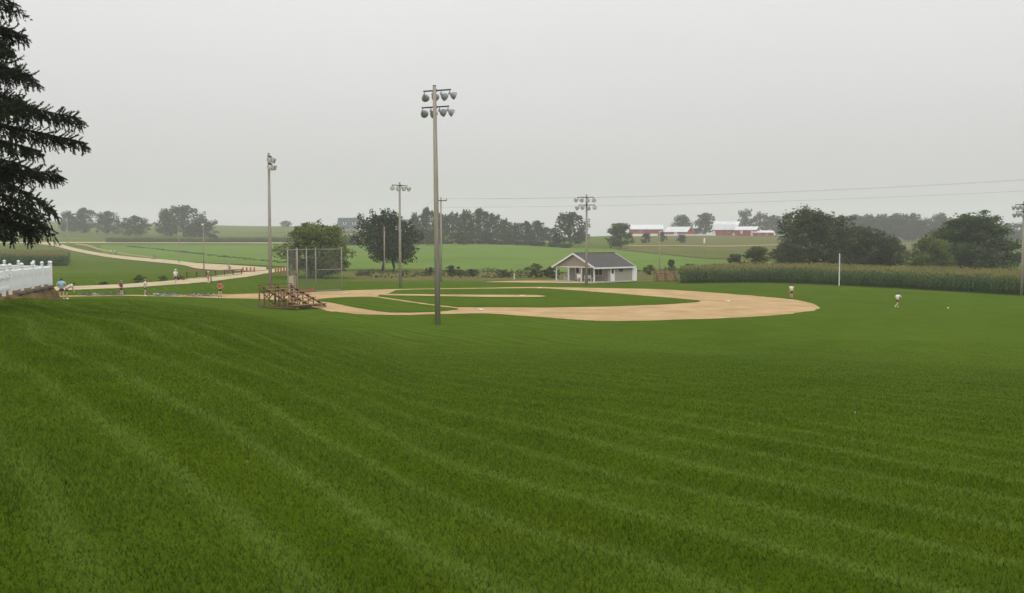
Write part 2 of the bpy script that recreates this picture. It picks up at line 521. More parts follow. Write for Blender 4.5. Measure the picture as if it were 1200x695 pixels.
def thing(name, label, cat, loc=(0, 0, 0), rz=0.0, group=None):
    o = bpy.data.objects.new(name, None)
    o.empty_display_size = 0.3
    COL.objects.link(o)
    o.location = loc; o.rotation_euler = (0, 0, rz)
    return tag(o, label, cat, group)

def copy_tree(o, parent=None):
    c = o.copy(); COL.objects.link(c)
    if parent is not None: c.parent = parent
    for ch in list(o.children): copy_tree(ch, c)
    return c

def np_mesh(name, verts, faces, mats, mi=None, smooth=False, attrs=None):
    """mesh straight from numpy arrays; faces: (n,3) or (n,4)"""
    me = bpy.data.meshes.new(name)
    nv, nf, k = len(verts), len(faces), faces.shape[1]
    me.vertices.add(nv); me.vertices.foreach_set('co', np.ascontiguousarray(verts, dtype=np.float32).ravel())
    me.loops.add(nf * k); me.loops.foreach_set('vertex_index', np.ascontiguousarray(faces, dtype=np.int32).ravel())
    me.polygons.add(nf); me.polygons.foreach_set('loop_start', np.arange(0, nf * k, k, dtype=np.int32))
    if mi is not None: me.polygons.foreach_set('material_index', np.asarray(mi, dtype=np.int32))
    me.polygons.foreach_set('use_smooth', np.full(nf, smooth))
    if attrs:
        for an, av in attrs.items():
            a = me.attributes.new(an, 'FLOAT', 'POINT'); a.data.foreach_set('value', np.asarray(av, dtype=np.float32))
    for m in mats: me.materials.append(MATS[m])
    me.update(calc_edges=True)
    return me

# ------------------------------------------------------------------ ground
def build_ground():
    ths = np.concatenate([np.arange(-33, 33.01, 0.35), np.arange(36, 324.1, 4)])
    ths = np.radians(ths)
    rs = np.concatenate([[0.01], 1.0 * 1.024 ** np.arange(0, 333)])
    rs = rs[rs < 2600]
    T, RR = np.meshgrid(ths, rs)
    X = RR * np.sin(T); Y = RR * np.cos(T)
    Z = H(X, Y)
    nr_, nt_ = X.shape
    idx = np.arange(nr_ * nt_).reshape(nr_, nt_)
    nxt = np.roll(idx, -1, axis=1)
    f = np.stack([idx[:-1], idx[1:], nxt[1:], nxt[:-1]], -1).reshape(-1, 4)[:, ::-1]
    v = np.stack([X, Y, Z], -1).reshape(-1, 3)
    d = np.hypot(v[:, 0], v[:, 1])
    px = 600 + FPX * v[:, 0] / np.maximum(v[:, 1], 1)
    mead = sstep(135, 190, d) * 0.55 + sstep(300, 520, d) * 0.45
    mead = np.where(px > 400, np.maximum(mead, sstep(148, 172, d)), mead)
    # unmown strip along the stream beyond the field
    row = HOR + (EYE - v[:, 2]) / np.maximum(v[:, 1], 1) * FPX
    strip = sstep(331, 327.5, row) * sstep(300, 312, row) * sstep(385, 425, px) * sstep(905, 850, px) * (d > 120)
    mead_r = strip + sstep(270, 420, d) * sstep(700, 770, px) * 0.75 * (d < 720)
    me = np_mesh('ground', v, f, ['lawn'], smooth=True, attrs={'meadow': mead, 'rough': np.clip(mead_r, 0, 1)})
    g = obj('ground', me)
    tag(g, kind='structure')
build_ground()

def sheet(name, pix, m, dz=0.02, step=3.0, plane=True, kind='structure', world=False, edge=0.0):
    """a draped sheet from an outline traced in the photograph and laid on the ground"""
    pts = [Vector(p) if world else (GP(*p) if plane else G(*p)) for p in pix]
    if edge:                                   # a worn, uneven edge between turf and bare ground
        re_ = random.Random(len(pts)); fine_ = []
        for a, b in zip(pts, pts[1:] + pts[:1]):
            k = max(1, int((b - a).length / 0.7)); dn = Vector((-(b - a).y, (b - a).x, 0)); dn = dn.normalized() if dn.length > 1e-6 else dn
            for i in range(k): fine_.append(a.lerp(b, i / k) + dn * re_.gauss(0, edge))
        pts = fine_
    bm = bmesh.new()
    vs = [bm.verts.new((p.x, p.y, 0)) for p in pts]
    bm.faces.new(vs)
    bmesh.ops.triangulate(bm, faces=bm.faces[:])
    xs = [p.x for p in pts]; ys = [p.y for p in pts]
    for ax, lo, hi in (((1, 0, 0), min(xs), max(xs)), ((0, 1, 0), min(ys), max(ys))):
        t = lo + step
        while t < hi:
            geom = bm.verts[:] + bm.edges[:] + bm.faces[:]
            bmesh.ops.bisect_plane(bm, geom=geom, dist=1e-4, plane_co=(t if ax[0] else 0, t if ax[1] else 0, 0), plane_no=ax)
            t += step
    bmesh.ops.triangulate(bm, faces=bm.faces[:])
    co = np.array([v.co[:2] for v in bm.verts])
    zz = H(co[:, 0], co[:, 1])
    for v, z in zip(bm.verts, zz): v.co.z = z + dz
    for f in bm.faces:
        if f.normal.z < 0: f.normal_flip()
    bm.normal_update()
    me = bpy.data.meshes.new(name); bm.to_mesh(me); bm.free()
    me.materials.append(MATS[m])
    for p in me.polygons: p.use_smooth = True
    return tag(obj(name, me), kind=kind)

def smooth_line(pts, n=8, closed=False):
    """Catmull-Rom through traced pixels so that outlines stay curved"""
    P = [np.array(p, float) for p in pts]; out = []
    m = len(P)
    rng_ = range(m) if closed else range(m - 1)
    for i in rng_:
        g = (lambda k: P[k % m]) if closed else (lambda k: P[min(max(k, 0), m - 1)])
        for s in range(n):
            out.append(tuple(cr(g(i - 1), g(i), g(i + 1), g(i + 2), s / n)))
    if not closed: out.append(tuple(P[-1]))
    return out

def ribbon(name, line, m, dz=0.03, plane=False):
    """a lane traced as pairs (x, upper row, lower row)"""
    up = smooth_line([(a, b) for a, b, c in line], 6); lo = smooth_line([(a, c) for a, b, c in line], 6)
    return sheet(name, up + lo[::-1], m, dz, 6.0, plane, edge=0.10 if name in ('gravel_lane', 'dirt_path') else 0.0)

# infield: bare dirt, then turf on top of it, then the mound strip
skin_top = [(262, 345.2), (300, 344.2), (345, 343.4), (400, 340.8), (440, 339.7), (470, 338.9), (515, 338.3), (570, 337.4), (622, 336.4), (660, 337.0), (713, 337.7), (767, 339.0), (820, 342.0), (873, 346.0), (927, 351.0), (950, 355.2)]
skin_bot = [(961, 360.4), (952, 364.2), (915, 369.0), (873, 371.8), (831, 373.8), (767, 375.8), (713, 376.4), (681, 375.4), (652, 373.2), (607, 370.2), (580, 368.0), (560, 367.5), (515, 368.4), (470, 369.3), (425, 368.7), (399, 366.2), (383, 364.5), (360, 358.5), (330, 352.5), (300, 350.4), (262, 350.0)]
sheet('infield_dirt', smooth_line(skin_top, 5) + smooth_line(skin_bot, 5), 'dirt', 0.02, edge=0.09)
turf_main = [(440.7, 347.5), (449, 345.6), (457, 344.2), (460, 342.0), (464, 340.4), (485, 339.6), (515, 339.3), (570, 338.6), (622, 338.0), (640, 338.3), (686, 341.4), (740, 345.7), (793, 350.0), (816, 352.0), (822.5, 353.0), (814, 354.6), (793, 356.2), (767, 357.5), (713, 359.5), (638, 360.7), (580, 360.4), (537, 360.5), (509, 357.2), (464, 350.6)]
sheet('infield_grass', turf_main, 'lawn', 0.05, edge=0.06)
foul = smooth_line([(368.5, 352.4), (380, 350.4), (399.5, 348.9), (422, 348.3), (438, 348.6), (464, 352.4), (509, 358.7), (537, 362.1), (530, 363.8), (509, 366.0), (470, 366.8), (452, 366.0), (425, 362.3), (395, 356.3), (383, 354.3)], 3, True)
sheet('foul_territory_grass', foul, 'lawn', 0.05, edge=0.06)
sheet('mound_path', smooth_line([(450, 345.3), (500, 345.7), (560, 346.2), (600, 346.3), (625, 346.5), (637, 347.3), (638, 348.2), (620, 348.9), (560, 348.6), (500, 347.5), (452, 346.7)], 4, True), 'dirt', 0.075)
sheet('dirt_apron', smooth_line([(568, 330.9), (600, 329.6), (650, 329.2), (700, 331.0), (694, 332.3), (650, 332.0), (600, 331.3)], 4, True), 'dirt', 0.05, 3, False)
ribbon('dirt_path', [(66, 347.6, 349.2), (100, 347.0, 348.9), (150, 346.7, 348.3), (190, 346.4, 348.4), (230, 345.8, 349.2), (263, 345.1, 350.0)], 'dirt', 0.03, True)
ribbon('gravel_lane', [(60, 336.5, 341.5), (90, 335.6, 340.0), (140, 333.6, 338.0), (190, 330.0, 335.0), (240, 325.0, 331.0), (270, 321.2, 327.3), (290, 319.0, 324.6), (315, 316.0, 320.2), (338, 313.5, 317.4)], 'gravel', 0.05)
ribbon('gravel_drive', [(38, 283.6, 285.6), (55, 284.2, 287.3), (68, 285.5, 289.6), (80, 289.0, 292.8), (95, 292.6, 296.2), (122, 297.6, 301.0), (152, 301.3, 304.9), (190, 304.4, 308.6), (215, 307.0, 311.4), (232, 308.8, 315.6), (262, 310.6, 317.4), (290, 312.4, 318.0), (312, 313.8, 317.6)], 'gravel', 0.12)
ribbon('farm_road', [(-80, 284.0, 285.2), (38, 284.0, 285.2), (120, 284.0, 285.0), (220, 284.2, 285.2), (300, 284.4, 285.4), (360, 284.4, 285.4), (430, 284.0, 284.8)], 'gravel', 0.15)
ribbon('dirt_track', [(88, 286.0, 287.4), (100, 286.8, 288.6), (108, 288.6, 291.0), (116, 291.4, 293.6), (135, 295.6, 297.2), (160, 299.4, 300.8), (182, 302.2, 303.4)], 'track', 0.2)
ribbon('house_drive', [(408, 272.6, 273.6), (410, 274.0, 275.4), (416, 276.2, 277.6), (428, 277.8, 279.2), (448, 278.8, 280.2), (470, 276.5, 277.8), (484, 271.2, 272.4), (492, 270.8, 271.8)], 'gravel', 0.2)
ribbon('tree_line_road', [(548, 281.3, 282.3), (575, 281.3, 282.3), (592, 281.6, 282.6), (622, 282.0, 283.4), (648, 283.6, 285.2)], 'track', 0.25)
# crops beyond the stream
sheet('bean_field', [(404, 316.8), (470, 316.0), (540, 317.5), (640, 319.5), (700, 319.5), (760, 317), (830, 315), (905, 311), (905, 305.5), (830, 302.5), (760, 295.5), (715, 292.5), (660, 291.0), (600, 287.5), (540, 286.3), (470, 286.8), (404, 287.8)], 'bean', 0.10, 10.0, False, 'stuff')
sheet('hay_meadow', [(120, 302.0), (205, 306.5), (262, 309.3), (325, 312.4), (352, 315), (395, 316), (397, 288.3), (330, 288.0), (230, 288.0), (118, 287.8)], 'bean', 0.10, 10.0, False, 'stuff')
tag(bpy.data.objects['bean_field'], 'bright green field of low beans beyond the ball field', 'crop field')
tag(bpy.data.objects['hay_meadow'], 'green hay meadow between the gravel drive and farm road', 'meadow')
sheet('far_hill_crop', [(100, 277.5), (200, 278.8), (330, 279.5), (395, 279), (395, 267.4), (330, 268.5), (230, 268), (130, 266.5), (60, 264), (40, 274)], 'far_crop', 0.25, 14.0, False, 'stuff')
tag(bpy.data.objects['far_hill_crop'], 'pale green crop covering the far hillside', 'crop field')
# bank of bare soil under the yard fence
def world_sheet(name, pts, m, dz, step, kind='structure'):
    return sheet(name, [(x, y, 0) for x, y in pts], m, dz, step, kind=kind, world=True)
def soil_bank():
    """a low bank of bare soil: outer toe on the lawn, crest under the fence, inner toe in the yard"""
    r = np.random.default_rng(3)
    path = [FG + (FB - FG) * t for t in np.linspace(-0.25, 1.0, 54)] + [FB + (FC - FB) * t for t in np.linspace(0.03, 0.40, 14)]
    V, F = [], []
    n = len(path)
    for i, p in enumerate(path):
        a, b = path[max(i - 1, 0)], path[min(i + 1, n - 1)]
        d = (b - a) / np.linalg.norm(b - a); nr = np.array([d[1], -d[0]])       # points out of the yard
        w = min(1.0, i / 10.0)
        for off, top in ((0.62, 0), (0.46, .30), (0.30, .72), (0.13, 1), (-0.35, 1), (-1.7, 1)):
            q = p + nr * (off * (0.66 if off > 0 else 1) + (0.06 * r.normal() if 0.2 < off else 0))
            lo = float(H(q[0], q[1])); hi = yard_z(p[0], p[1])
            z = lo - 0.03 + (max(hi - lo, 0) + 0.03) * top * w + (0.02 * r.normal() if 0 < top < 1 else 0)
            if off < -1: z = lo - 0.02 + max(hi - lo, 0) * w
            V.append((q[0], q[1], z))
        if i:
            for k in range(5):
                F.append(((i - 1) * 6 + k, (i - 1) * 6 + k + 1, i * 6 + k + 1, i * 6 + k))
    me = bpy.data.meshes.new('soil_bank'); me.from_pydata(V, [], F); me.materials.append(MATS['soil'])
    for p in me.polygons: p.use_smooth = True
    me.update(); tag(obj('soil_bank', me), kind='structure')
soil_bank()

# ------------------------------------------------------------------ foreground grass blades
def build_grass():
    n = 1450000
    u = rng.random(n)
    d0, d1 = 3.4, 62.0
    d = d0 * (d1 / d0) ** (u ** 1.5)
    half = 0.54 * d + 0.6                       # ground the photograph shows, then a margin thinning out to the sides
    marg = 9.0
    lat = (2 * rng.random(n) - 1) * (half + marg)
    keep = rng.random(n) < np.clip((half + marg - np.abs(lat)) / marg, 0, 1) ** 0.7
    keep &= rng.random(n) < np.clip(half / (half + marg) * 2.6, 0, 1)
    x, y, d = lat[keep], d[keep], d[keep]
    n = len(x)
    z = H(x, y)
    wd = (0.0019 + 0.00040 * d) * (0.7 + 0.6 * rng.random(n))
    ht = (0.017 + 0.023 * rng.random(n)) * (1 + 0.5 * sstep(8, 30, d)) * np.clip(1.15 - d / 60, 0.5, 1) * (0.8 + 0.4 * np.sin(x * 0.9 + 2 * np.sin(y * 0.7)) ** 2)
    an = rng.random(n) * 2 * PI
    lean = ht * (0.25 + 0.75 * rng.random(n)); la = rng.random(n) * 2 * PI
    c, s = np.cos(an) * wd, np.sin(an) * wd
    v = np.empty((n, 3, 3))
    v[:, 0] = np.stack([x - c, y - s, z - 0.004], -1)
    v[:, 1] = np.stack([x + c, y + s, z - 0.004], -1)
    v[:, 2] = np.stack([x + np.cos(la) * lean, y + np.sin(la) * lean, z + ht], -1)
    tint = np.repeat(rng.random(n) * 0.7 + 0.22 * sstep(18, 58, d), 3)  # farther blades painted lighter to even out the blades' own shading
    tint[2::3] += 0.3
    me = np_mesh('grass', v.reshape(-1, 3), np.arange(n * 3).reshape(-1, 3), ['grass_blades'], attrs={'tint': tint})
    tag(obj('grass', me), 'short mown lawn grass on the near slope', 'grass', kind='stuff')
build_grass()

# ------------------------------------------------------------------ trees
def leaf_cloud(centres, radii, n, size, r, flat=0.72, shell=0.45):
    """leaf-sized faces spread through overlapping clumps"""
    k = len(centres)
    w = radii ** 2; w = w / w.sum()
    ci = r.choice(k, n, p=w)
    dirs = r.normal(size=(n, 3)); dirs /= np.linalg.norm(dirs, axis=1)[:, None]
    rr = (shell + (1 - shell) * r.random(n)) * (0.85 + 0.3 * r.random(n))
    p = centres[ci] + dirs * (radii[ci] * rr)[:, None] * np.array([1, 1, flat])
    nrm = dirs + 0.7 * r.normal(size=(n, 3)); nrm /= np.linalg.norm(nrm, axis=1)[:, None]
    t = np.cross(nrm, r.normal(size=(n, 3))); t /= np.linalg.norm(t, axis=1)[:, None] + 1e-9
    b = np.cross(nrm, t)
    s = size * (0.6 + 0.8 * r.random(n))[:, None]
    q = np.stack([p - t * s, p + b * s * 0.55, p + t * s, p - b * s * 0.55], 1)
    return q.reshape(-1, 3), np.arange(n * 4).reshape(-1, 4)

def tree_meshes(seed, leafm, n, size, lobes=18, trunk=0.16, wide=1.0, trunks=1, low=0.0, top=1.0, ragged=0.5):
    """unit tree: height 1, crown about `wide` across; returns trunk and crown meshes"""
    r = np.random.default_rng(seed)
    cs, rad = [], []
    for i in range(lobes):
        zc = trunk + low + (1 - trunk - low) * (0.06 + 0.84 * (i + r.random()) / lobes)
        t = (zc - trunk) / (1 - trunk)
        prof = math.sin(min(1, max(0.05, (t * 0.80 + 0.20))) * PI) ** 0.55
        best = None
        for _ in range(6):                                # keep the clumps apart, so that gaps stay between them
            an = r.random() * 2 * PI
            rr = 0.5 * wide * prof * (0.30 + 0.62 * r.random() ** 0.7)
            c_ = (math.cos(an) * rr, math.sin(an) * rr, zc)
            dm = min([math.dist(c_, q_) for q_ in cs] or [9])
            if best is None or dm > best[0]: best = (dm, c_)
        cs.append(best[1]); rad.append((0.085 + 0.135 * r.random() ** 1.3) * (0.6 + 0.5 * wide))
    for z in (0.45, 0.62, 0.76):
        cs.append((0.04 * r.normal(), 0.04 * r.normal(), trunk + (1 - trunk) * z)); rad.append(0.13 * wide)
    cs.append((0.03 * r.normal(), 0.03 * r.normal(), 0.90 * top)); rad.append(0.115 + 0.02 * wide)
    cs.append((0.05 * r.normal(), 0.05 * r.normal(), 0.80 * top)); rad.append(0.15)
    cs = np.array(cs); rad = np.array(rad)
    # twiggy outliers break up the outline
    m = int(lobes * 2.2 * ragged)
    oc, orr = [], []
    for i in range(m):
        k = r.integers(len(cs)); d = r.normal(size=3); d[2] = abs(d[2]) * 0.8 if r.random() < .7 else d[2]; d /= np.linalg.norm(d)
        oc.append(cs[k] + d * rad[k] * 1.02); orr.append(0.035 + 0.035 * r.random())
    v, f = leaf_cloud(cs, rad, int(n * 0.82), size, r)
    if m:
        v2, f2 = leaf_cloud(np.array(oc), np.array(orr), int(n * 0.18), size * 0.85, r, 0.9, 0.2)
        f = np.concatenate([f, f2 + len(v)]); v = np.concatenate([v, v2])
    ex = np.percentile(np.abs(v[:, :2]), 98.5); sc_ = 0.5 / ex
    zs = 1.0 / np.percentile(v[:, 2], 99.9)
    v[:, :2] *= sc_; v[:, 2] *= zs; cs = cs * np.array([sc_, sc_, zs])
    v[:, 2] = np.where(v[:, 2] < 0.02, 0.02 + 0.03 * r.random(len(v)), v[:, 2])
    crown = np_mesh('crown', v, f, [leafm])
    mb = MB()
    for t in range(trunks):
        ox = (t - (trunks - 1) / 2) * 0.16; hh = trunk + 0.45
        tp = [(ox, 0, -0.015), (ox * 1.05 + 0.005, 0, trunk * 0.5), (ox * 0.9, 0.01, trunk), (ox * 0.6, 0.0, hh)]
        mb.tube(tp, [0.026, 0.021, 0.018, 0.006], 8)
        for k in range(t, len(cs), trunks):
            c = cs[k]; z0 = min(trunk + 0.28 * r.random(), c[2] * 0.9)
            mb.tube([(ox * 0.9, 0.005, z0), ((ox + c[0]) * 0.5, c[1] * 0.5, (z0 + c[2]) * 0.5 + 0.02), tuple(c)], [0.010, 0.007, 0.003], 5, False)
    return mb.mesh('trunk', 'bark', True), crown

TREES = {}
def tree_kind(key, *a, **k):
    TREES[key] = tree_meshes(*a, **k)

def tree(key, px, top, depth, width_px, label, cat='tree', name='tree', group=None, rz=None, sink=0.0):
    """stand a tree on the ground at a depth, as tall and wide as the photograph shows it"""
    b = AT(px, depth)
    h = ZROW(top, depth) - b.z
    w = width_px * MPP(depth)
    t = thing(name, label, cat, (b.x, b.y, b.z - sink), random.random() * 6.28 if rz is None else rz, group)
    tm, cm = TREES[key]
    obj('trunk', tm, t); obj('crown', cm, t)
    t.scale = (w, w, h)
    return t

for i in range(4):
    tree_kind('far%d' % i, 40 + i, 'leaf_far', 3600, 0.030, 26, 0.05, 0.92, 1, ragged=0.7)
tree_kind('sparse', 51, 'leaf_far', 2000, 0.030, 16, 0.22, 0.9, 1, ragged=1.0)
tree_kind('bushy', 52, 'leaf_mid', 5200, 0.028, 20, 0.03, 0.85, 1, ragged=0.9)
tree_kind('willowy', 53, 'leaf_light', 11000, 0.020, 34, 0.05, 0.86, 2, ragged=1.1)
tree_kind('round', 54, 'leaf_dark', 9500, 0.019, 30, 0.15, 0.86, 2, ragged=1.2)
tree_kind('oak1', 55, 'leaf_dark', 12500, 0.0165, 34, 0.12, 0.88, 1, ragged=1.0)
tree_kind('oak2', 56, 'leaf_dark', 11000, 0.018, 30, 0.05, 0.86, 1, ragged=0.8)
tree_kind('oak3', 57, 'leaf_mid', 22000, 0.0165, 44, 0.03, 0.86, 1, ragged=0.6)

tree('willowy', 370, 259.5, 150, 84, 'bushy light green tree growing right behind the wire backstop', name='bushy_tree', rz=0.4)
tree('round', 455, 245.5, 196, 76, 'dark green twin-trunked tree beside the stream, next to the single-arm light pole', name='deciduous_tree', rz=0.05)
# hilltop trees at the far left
GL = 'hazy trees on the far left hill'
for k, (px, tp, dep, w, lab) in enumerate([
        (81, 247, 690, 20, 'small hazy tree at the open end of the far hilltop row'), (99, 243.5, 690, 28, 'tallest hazy tree of the far hilltop row'),
        (127, 247.5, 670, 29, 'broad hazy tree in the middle of the far hilltop row'), (160, 252.5, 640, 33, 'low round hazy tree alone below the hilltop row'),
        (196, 244.5, 640, 27, 'hazy tree half hidden behind the big round hillside tree'), (216, 240.5, 650, 46, 'largest round hazy tree on the far left hillside'),
        (237, 256.5, 600, 38, 'squat hazy tree in front of the large round hillside tree')]):
    tree('far%d' % (k % 4), px, tp, dep, w, lab, group=GL)
tree('far2', 250, 274, 520, 13, 'small dark bush at the edge of the farm road', 'bush', 'roadside_bush')
tree('far3', 336, 258.5, 1000, 13, 'lone tiny tree on the skyline of the far ridge')
# tree line in the middle distance
GM = 'trees of the middle tree line'
for k, (px, tp, w) in enumerate([(487, 249, 17), (500, 243, 24), (517, 250, 22), (531, 248, 24), (546, 245.5, 24), (562, 244, 26), (577, 250, 24), (591, 256, 22), (604, 261, 21), (617, 259, 20), (630, 258.5, 21), (641, 266, 16)]):
    tree('far%d' % (k % 4), px, tp, 455 + 14 * ((k * 5) % 4), w, 'hazy grey-green tree in the dense line beyond the bean field', group=GM)
for k, (px, tp, w) in enumerate([(508, 268, 16), (543, 271, 20), (572, 272, 16), (596, 270, 18), (622, 272, 16)]):
    tree('far%d' % ((k + 2) % 4), px, tp, 440, w, 'low rounded bush at the foot of the middle tree line', 'bush', 'hedge_bush', group='bushes below the tree line')
tree('far1', 668, 248.5, 415, 42, 'tall spreading tree standing apart, right of the middle tree line', rz=2.0)
tree('bushy', 727, 261.5, 390, 31, 'round dark tree between the hut roof and the long low barn', rz=1.0)
# trees round the barns
tree('far0', 799, 251.5, 690, 26, 'dark tree rising behind the white-roofed small barn')
tree('far2', 826, 249.5, 672, 24, 'dark round tree standing next to the big gambrel barn')
GB = 'trees behind the barns'
for k, (px, tp, w) in enumerate([(874, 244.5, 24), (889, 248, 22), (905, 252, 24), (921, 250, 26), (937, 251, 24), (955, 253, 24)]):
    tree('sparse' if k in (0, 1, 3) else 'far%d' % (k % 4), px, tp, 730 + 10 * (k % 3), w, 'hazy tree in the grove rising beside the low red shed', group=GB)
for px, tp, dep, w, lab in [(757, 273, 470, 11, 'slim small tree on the pasture under the long barn'), (776, 271.5, 500, 10, 'small tree against the end wall of the long barn'), (798, 275, 480, 11, 'lone sapling on the pasture under the small barn'), (787, 304, 205, 9, 'little round bush rising behind the wooden bleacher')]:
    tree('bushy', px, tp, dep, w, lab, name='small_tree')
tree('bushy', 886, 289, 186, 30, 'leafy bush at the back edge of the corn, beside the big dark trees', 'bush', 'field_bush', rz=0.3)
tree('bushy', 863, 297.5, 192, 20, 'smaller pale bush at the back edge of the corn', 'bush', 'field_bush', rz=1.3)
# big dark trees behind the corn
tree('oak1', 955, 241.5, 186, 88, 'tallest dark tree behind the corn, with gaps in its crown', name='oak_tree', rz=0.6)
tree('oak2', 1004, 262, 192, 72, 'broad dark tree leaning against the tallest one behind the corn', name='oak_tree', rz=2.2)
tree('oak2', 925, 283, 176, 44, 'low dark tree at the foot of the tallest tree behind the corn', name='oak_tree', rz=4.0)
tree('round', 1041, 275, 190, 38, 'thin-trunked dark tree at the right end of the dark group', name='oak_tree', rz=1.0)
tree('oak3', 1138, 248.5, 190, 100, 'wide round green tree standing alone behind the corn', name='broad_tree', rz=0.2)
tree('willowy', 1090, 277, 182, 54, 'lighter green bush in front of the wide round tree', 'bush', 'large_bush', rz=0.9)
GF = 'trees of the far right wood'
k = 0
for row in range(2):
    px = 968 + row * 8
    while px < 1290:
        top = 253 - 4.5 * math.sin((px - 960) / 46.0) + random.uniform(-3.5, 4) + row * 6 + (4 if px > 1160 else 0)
        tree('far%d' % (k % 4) if k % 7 else 'sparse', px, top, 735 - row * 45 + random.uniform(-12, 12), random.uniform(24, 32), 'hazy tree of the wood on the far right skyline', group=GF)
        px += random.uniform(13, 18); k += 1

# ------------------------------------------------------------------ the spruce at the left edge
def build_spruce():
    dep, pxc = 29.0, -62
    b = AT(pxc, dep)
    t = thing('spruce_tree', 'dark drooping spruce with ragged branches beside the white fence', 'tree', b)
    r = np.random.default_rng(5)
    hgt = 15.5
    MB().tube([(0, 0, -0.1), (0.03, 0, 3), (0.0, 0.02, 8), (0, 0, hgt)], [0.26, 0.21, 0.14, 0.02], 12).build('trunk', 'bark', t, True)
    V = []; F = []; nv = 0
    def needles(p0, p1, sz, dens):
        """a twig with needles set all round it"""
        nonlocal nv
        d = p1 - p0; ln = np.linalg.norm(d); d = d / ln
        n = max(5, int(ln * dens))
        s = r.random(n)
        p = p0 + (p1 - p0) * s[:, None]
        q = r.normal(size=(n, 3)); q -= (q @ d)[:, None] * d; q /= np.linalg.norm(q, axis=1)[:, None]
        tip = p + (q * 0.8 + d * 0.75) * (sz * (0.6 + 0.6 * r.random(n)))[:, None]
        w = np.cross(q, d) * (sz * 0.26)
        tri = np.stack([p - w, p + w, tip], 1).reshape(-1, 3)
        V.append(tri); F.append(np.arange(len(tri)).reshape(-1, 3) + nv); nv += len(tri)
    def limb(an, z0, ln, droop, curl, fine):
        dirv = np.array([math.cos(an), math.sin(an), 0]); sid = np.array([-math.sin(an), math.cos(an), 0])
        pts = []; wob = r.normal() * 0.8; wph = r.random() * 6
        for i in range(9):
            s = i / 8
            pts.append(np.array([0, 0, z0]) + dirv * ln * s + np.array([0, 0, 1]) * (-droop * ln * s ** 1.3 + curl * ln * s ** 3.2) + sid * 0.06 * ln * math.sin(3 * s + an * 5) + np.array([0, 0, 1]) * 0.05 * ln * wob * math.sin(5.2 * s + wph) * s)
        MB().tube([tuple(p) for p in pts], [0.05 * (1 - 0.88 * i / 8) * (0.5 + ln / 5) for i in range(9)], 5, False).build('limb', 'bark', t, True)
        dens = 190 if fine else 60
        sz = 0.062 if fine else 0.10
        nb = int(ln * (15 if fine else 6))
        for j in range(nb):
            s = 0.12 + 0.88 * (j + r.random()) / nb
            k = min(int(s * 8), 7); f = s * 8 - k
            p = pts[k] * (1 - f) + pts[k + 1] * f
            sd = sid * (1 if j % 2 else -1)
            l2 = (0.24 + 0.42 * r.random()) * (1.12 - 0.72 * s) * min(1.3, ln / 2.2) + 0.10
            dd = sd * (0.75 + 0.3 * r.random()) + dirv * (0.55 + 0.4 * r.random()) + np.array([0, 0, -0.15 - 0.45 * r.random()])
            dd /= np.linalg.norm(dd)
            e = p + dd * l2 + np.array([0, 0, -0.10 * l2])
            needles(p, e, sz, dens)
            nh = (3 if r.random() < 0.6 else 2) if fine else 2
            for h in range(nh):                       # hanging twigs
                s2 = 0.3 + 0.65 * r.random(); a = p + (e - p) * s2
                lh = (0.14 + 0.42 * r.random() ** 1.5) * (1.15 - 0.45 * s)
                g = a + np.array([0.08 * r.normal(), 0.08 * r.normal(), -lh]) + dirv * 0.06
                needles(a, g, sz * 0.9, dens)
                if fine and r.random() < 0.6:
                    a2 = a + (g - a) * 0.4
                    needles(a2, a2 + dirv * 0.12 + sid * 0.12 * r.normal() + np.array([0, 0, -0.08]), sz * 0.8, dens)
            if r.random() < 0.55:                         # short tufts standing up from the limb
                g = p + dirv * (0.10 + 0.16 * r.random()) + sid * 0.10 * r.normal() + np.array([0, 0, 0.06 + 0.16 * r.random()])
                needles(p, g, sz, dens)
        needles(pts[-2], pts[-1] + (pts[-1] - pts[-2]) * 0.4, sz, dens)
    # limbs that show in the photograph: (row at the trunk, reach column, droop, upturn)
    for row, reach, droop, curl, da in [(-42, 40, .18, .05, .1), (2, 36, .16, .12, -.35), (18, 30, .2, .1, .3), (44, 24, .22, .1, -.2), (62, 46, .26, .12, .1), (72, 52, .22, .12, -.3), (98, 30, .2, .12, .4),
                                        (112, 60, .22, .1, -.5), (120, 84, .24, .13, .05), (132, 78, .30, .16, .25), (150, 62, .3, .12, -.3), (172, 40, .3, .1, .35), (190, 64, .34, .14, .12), (205, 56, .36, .12, -.25), (228, 42, .36, .1, .3), (232, 50, .34, .14, -.05), (240, 22, .3, .1, .4), (244, 26, .30, .12, -.4)]:
        z0 = ZROW(row, dep) - b.z
        limb(da, z0, (reach - pxc) * MPP(dep) / math.cos(da) * (1.04 if row in (120, 132) else 0.90 + 0.10 * r.random()), droop * (0.75 + 0.6 * r.random()), curl * (1.6 * r.random() - 0.5), True)
    z = 2.3
    while z < hgt - 0.4:                                # the rest of the tree
        lmax = 3.3 * (1 - z / hgt) ** 0.75 + 0.3
        for q in range(5):
            an = r.random() * 2 * PI
            if abs(math.atan2(math.sin(an), math.cos(an))) < 0.55 and z < 8.2: continue
            near = abs(math.atan2(math.sin(an), math.cos(an))) < 1.3 and z < 9
            limb(an, z, lmax * (0.75 + 0.35 * r.random()), 0.30 - 0.02 * z, 0.12, near and q < 3)
        z += 0.5
    me = np_mesh('crown', np.concatenate(V), np.concatenate(F), ['needles'])
    obj('crown', me, t)
    return t
SPRUCE = build_spruce()
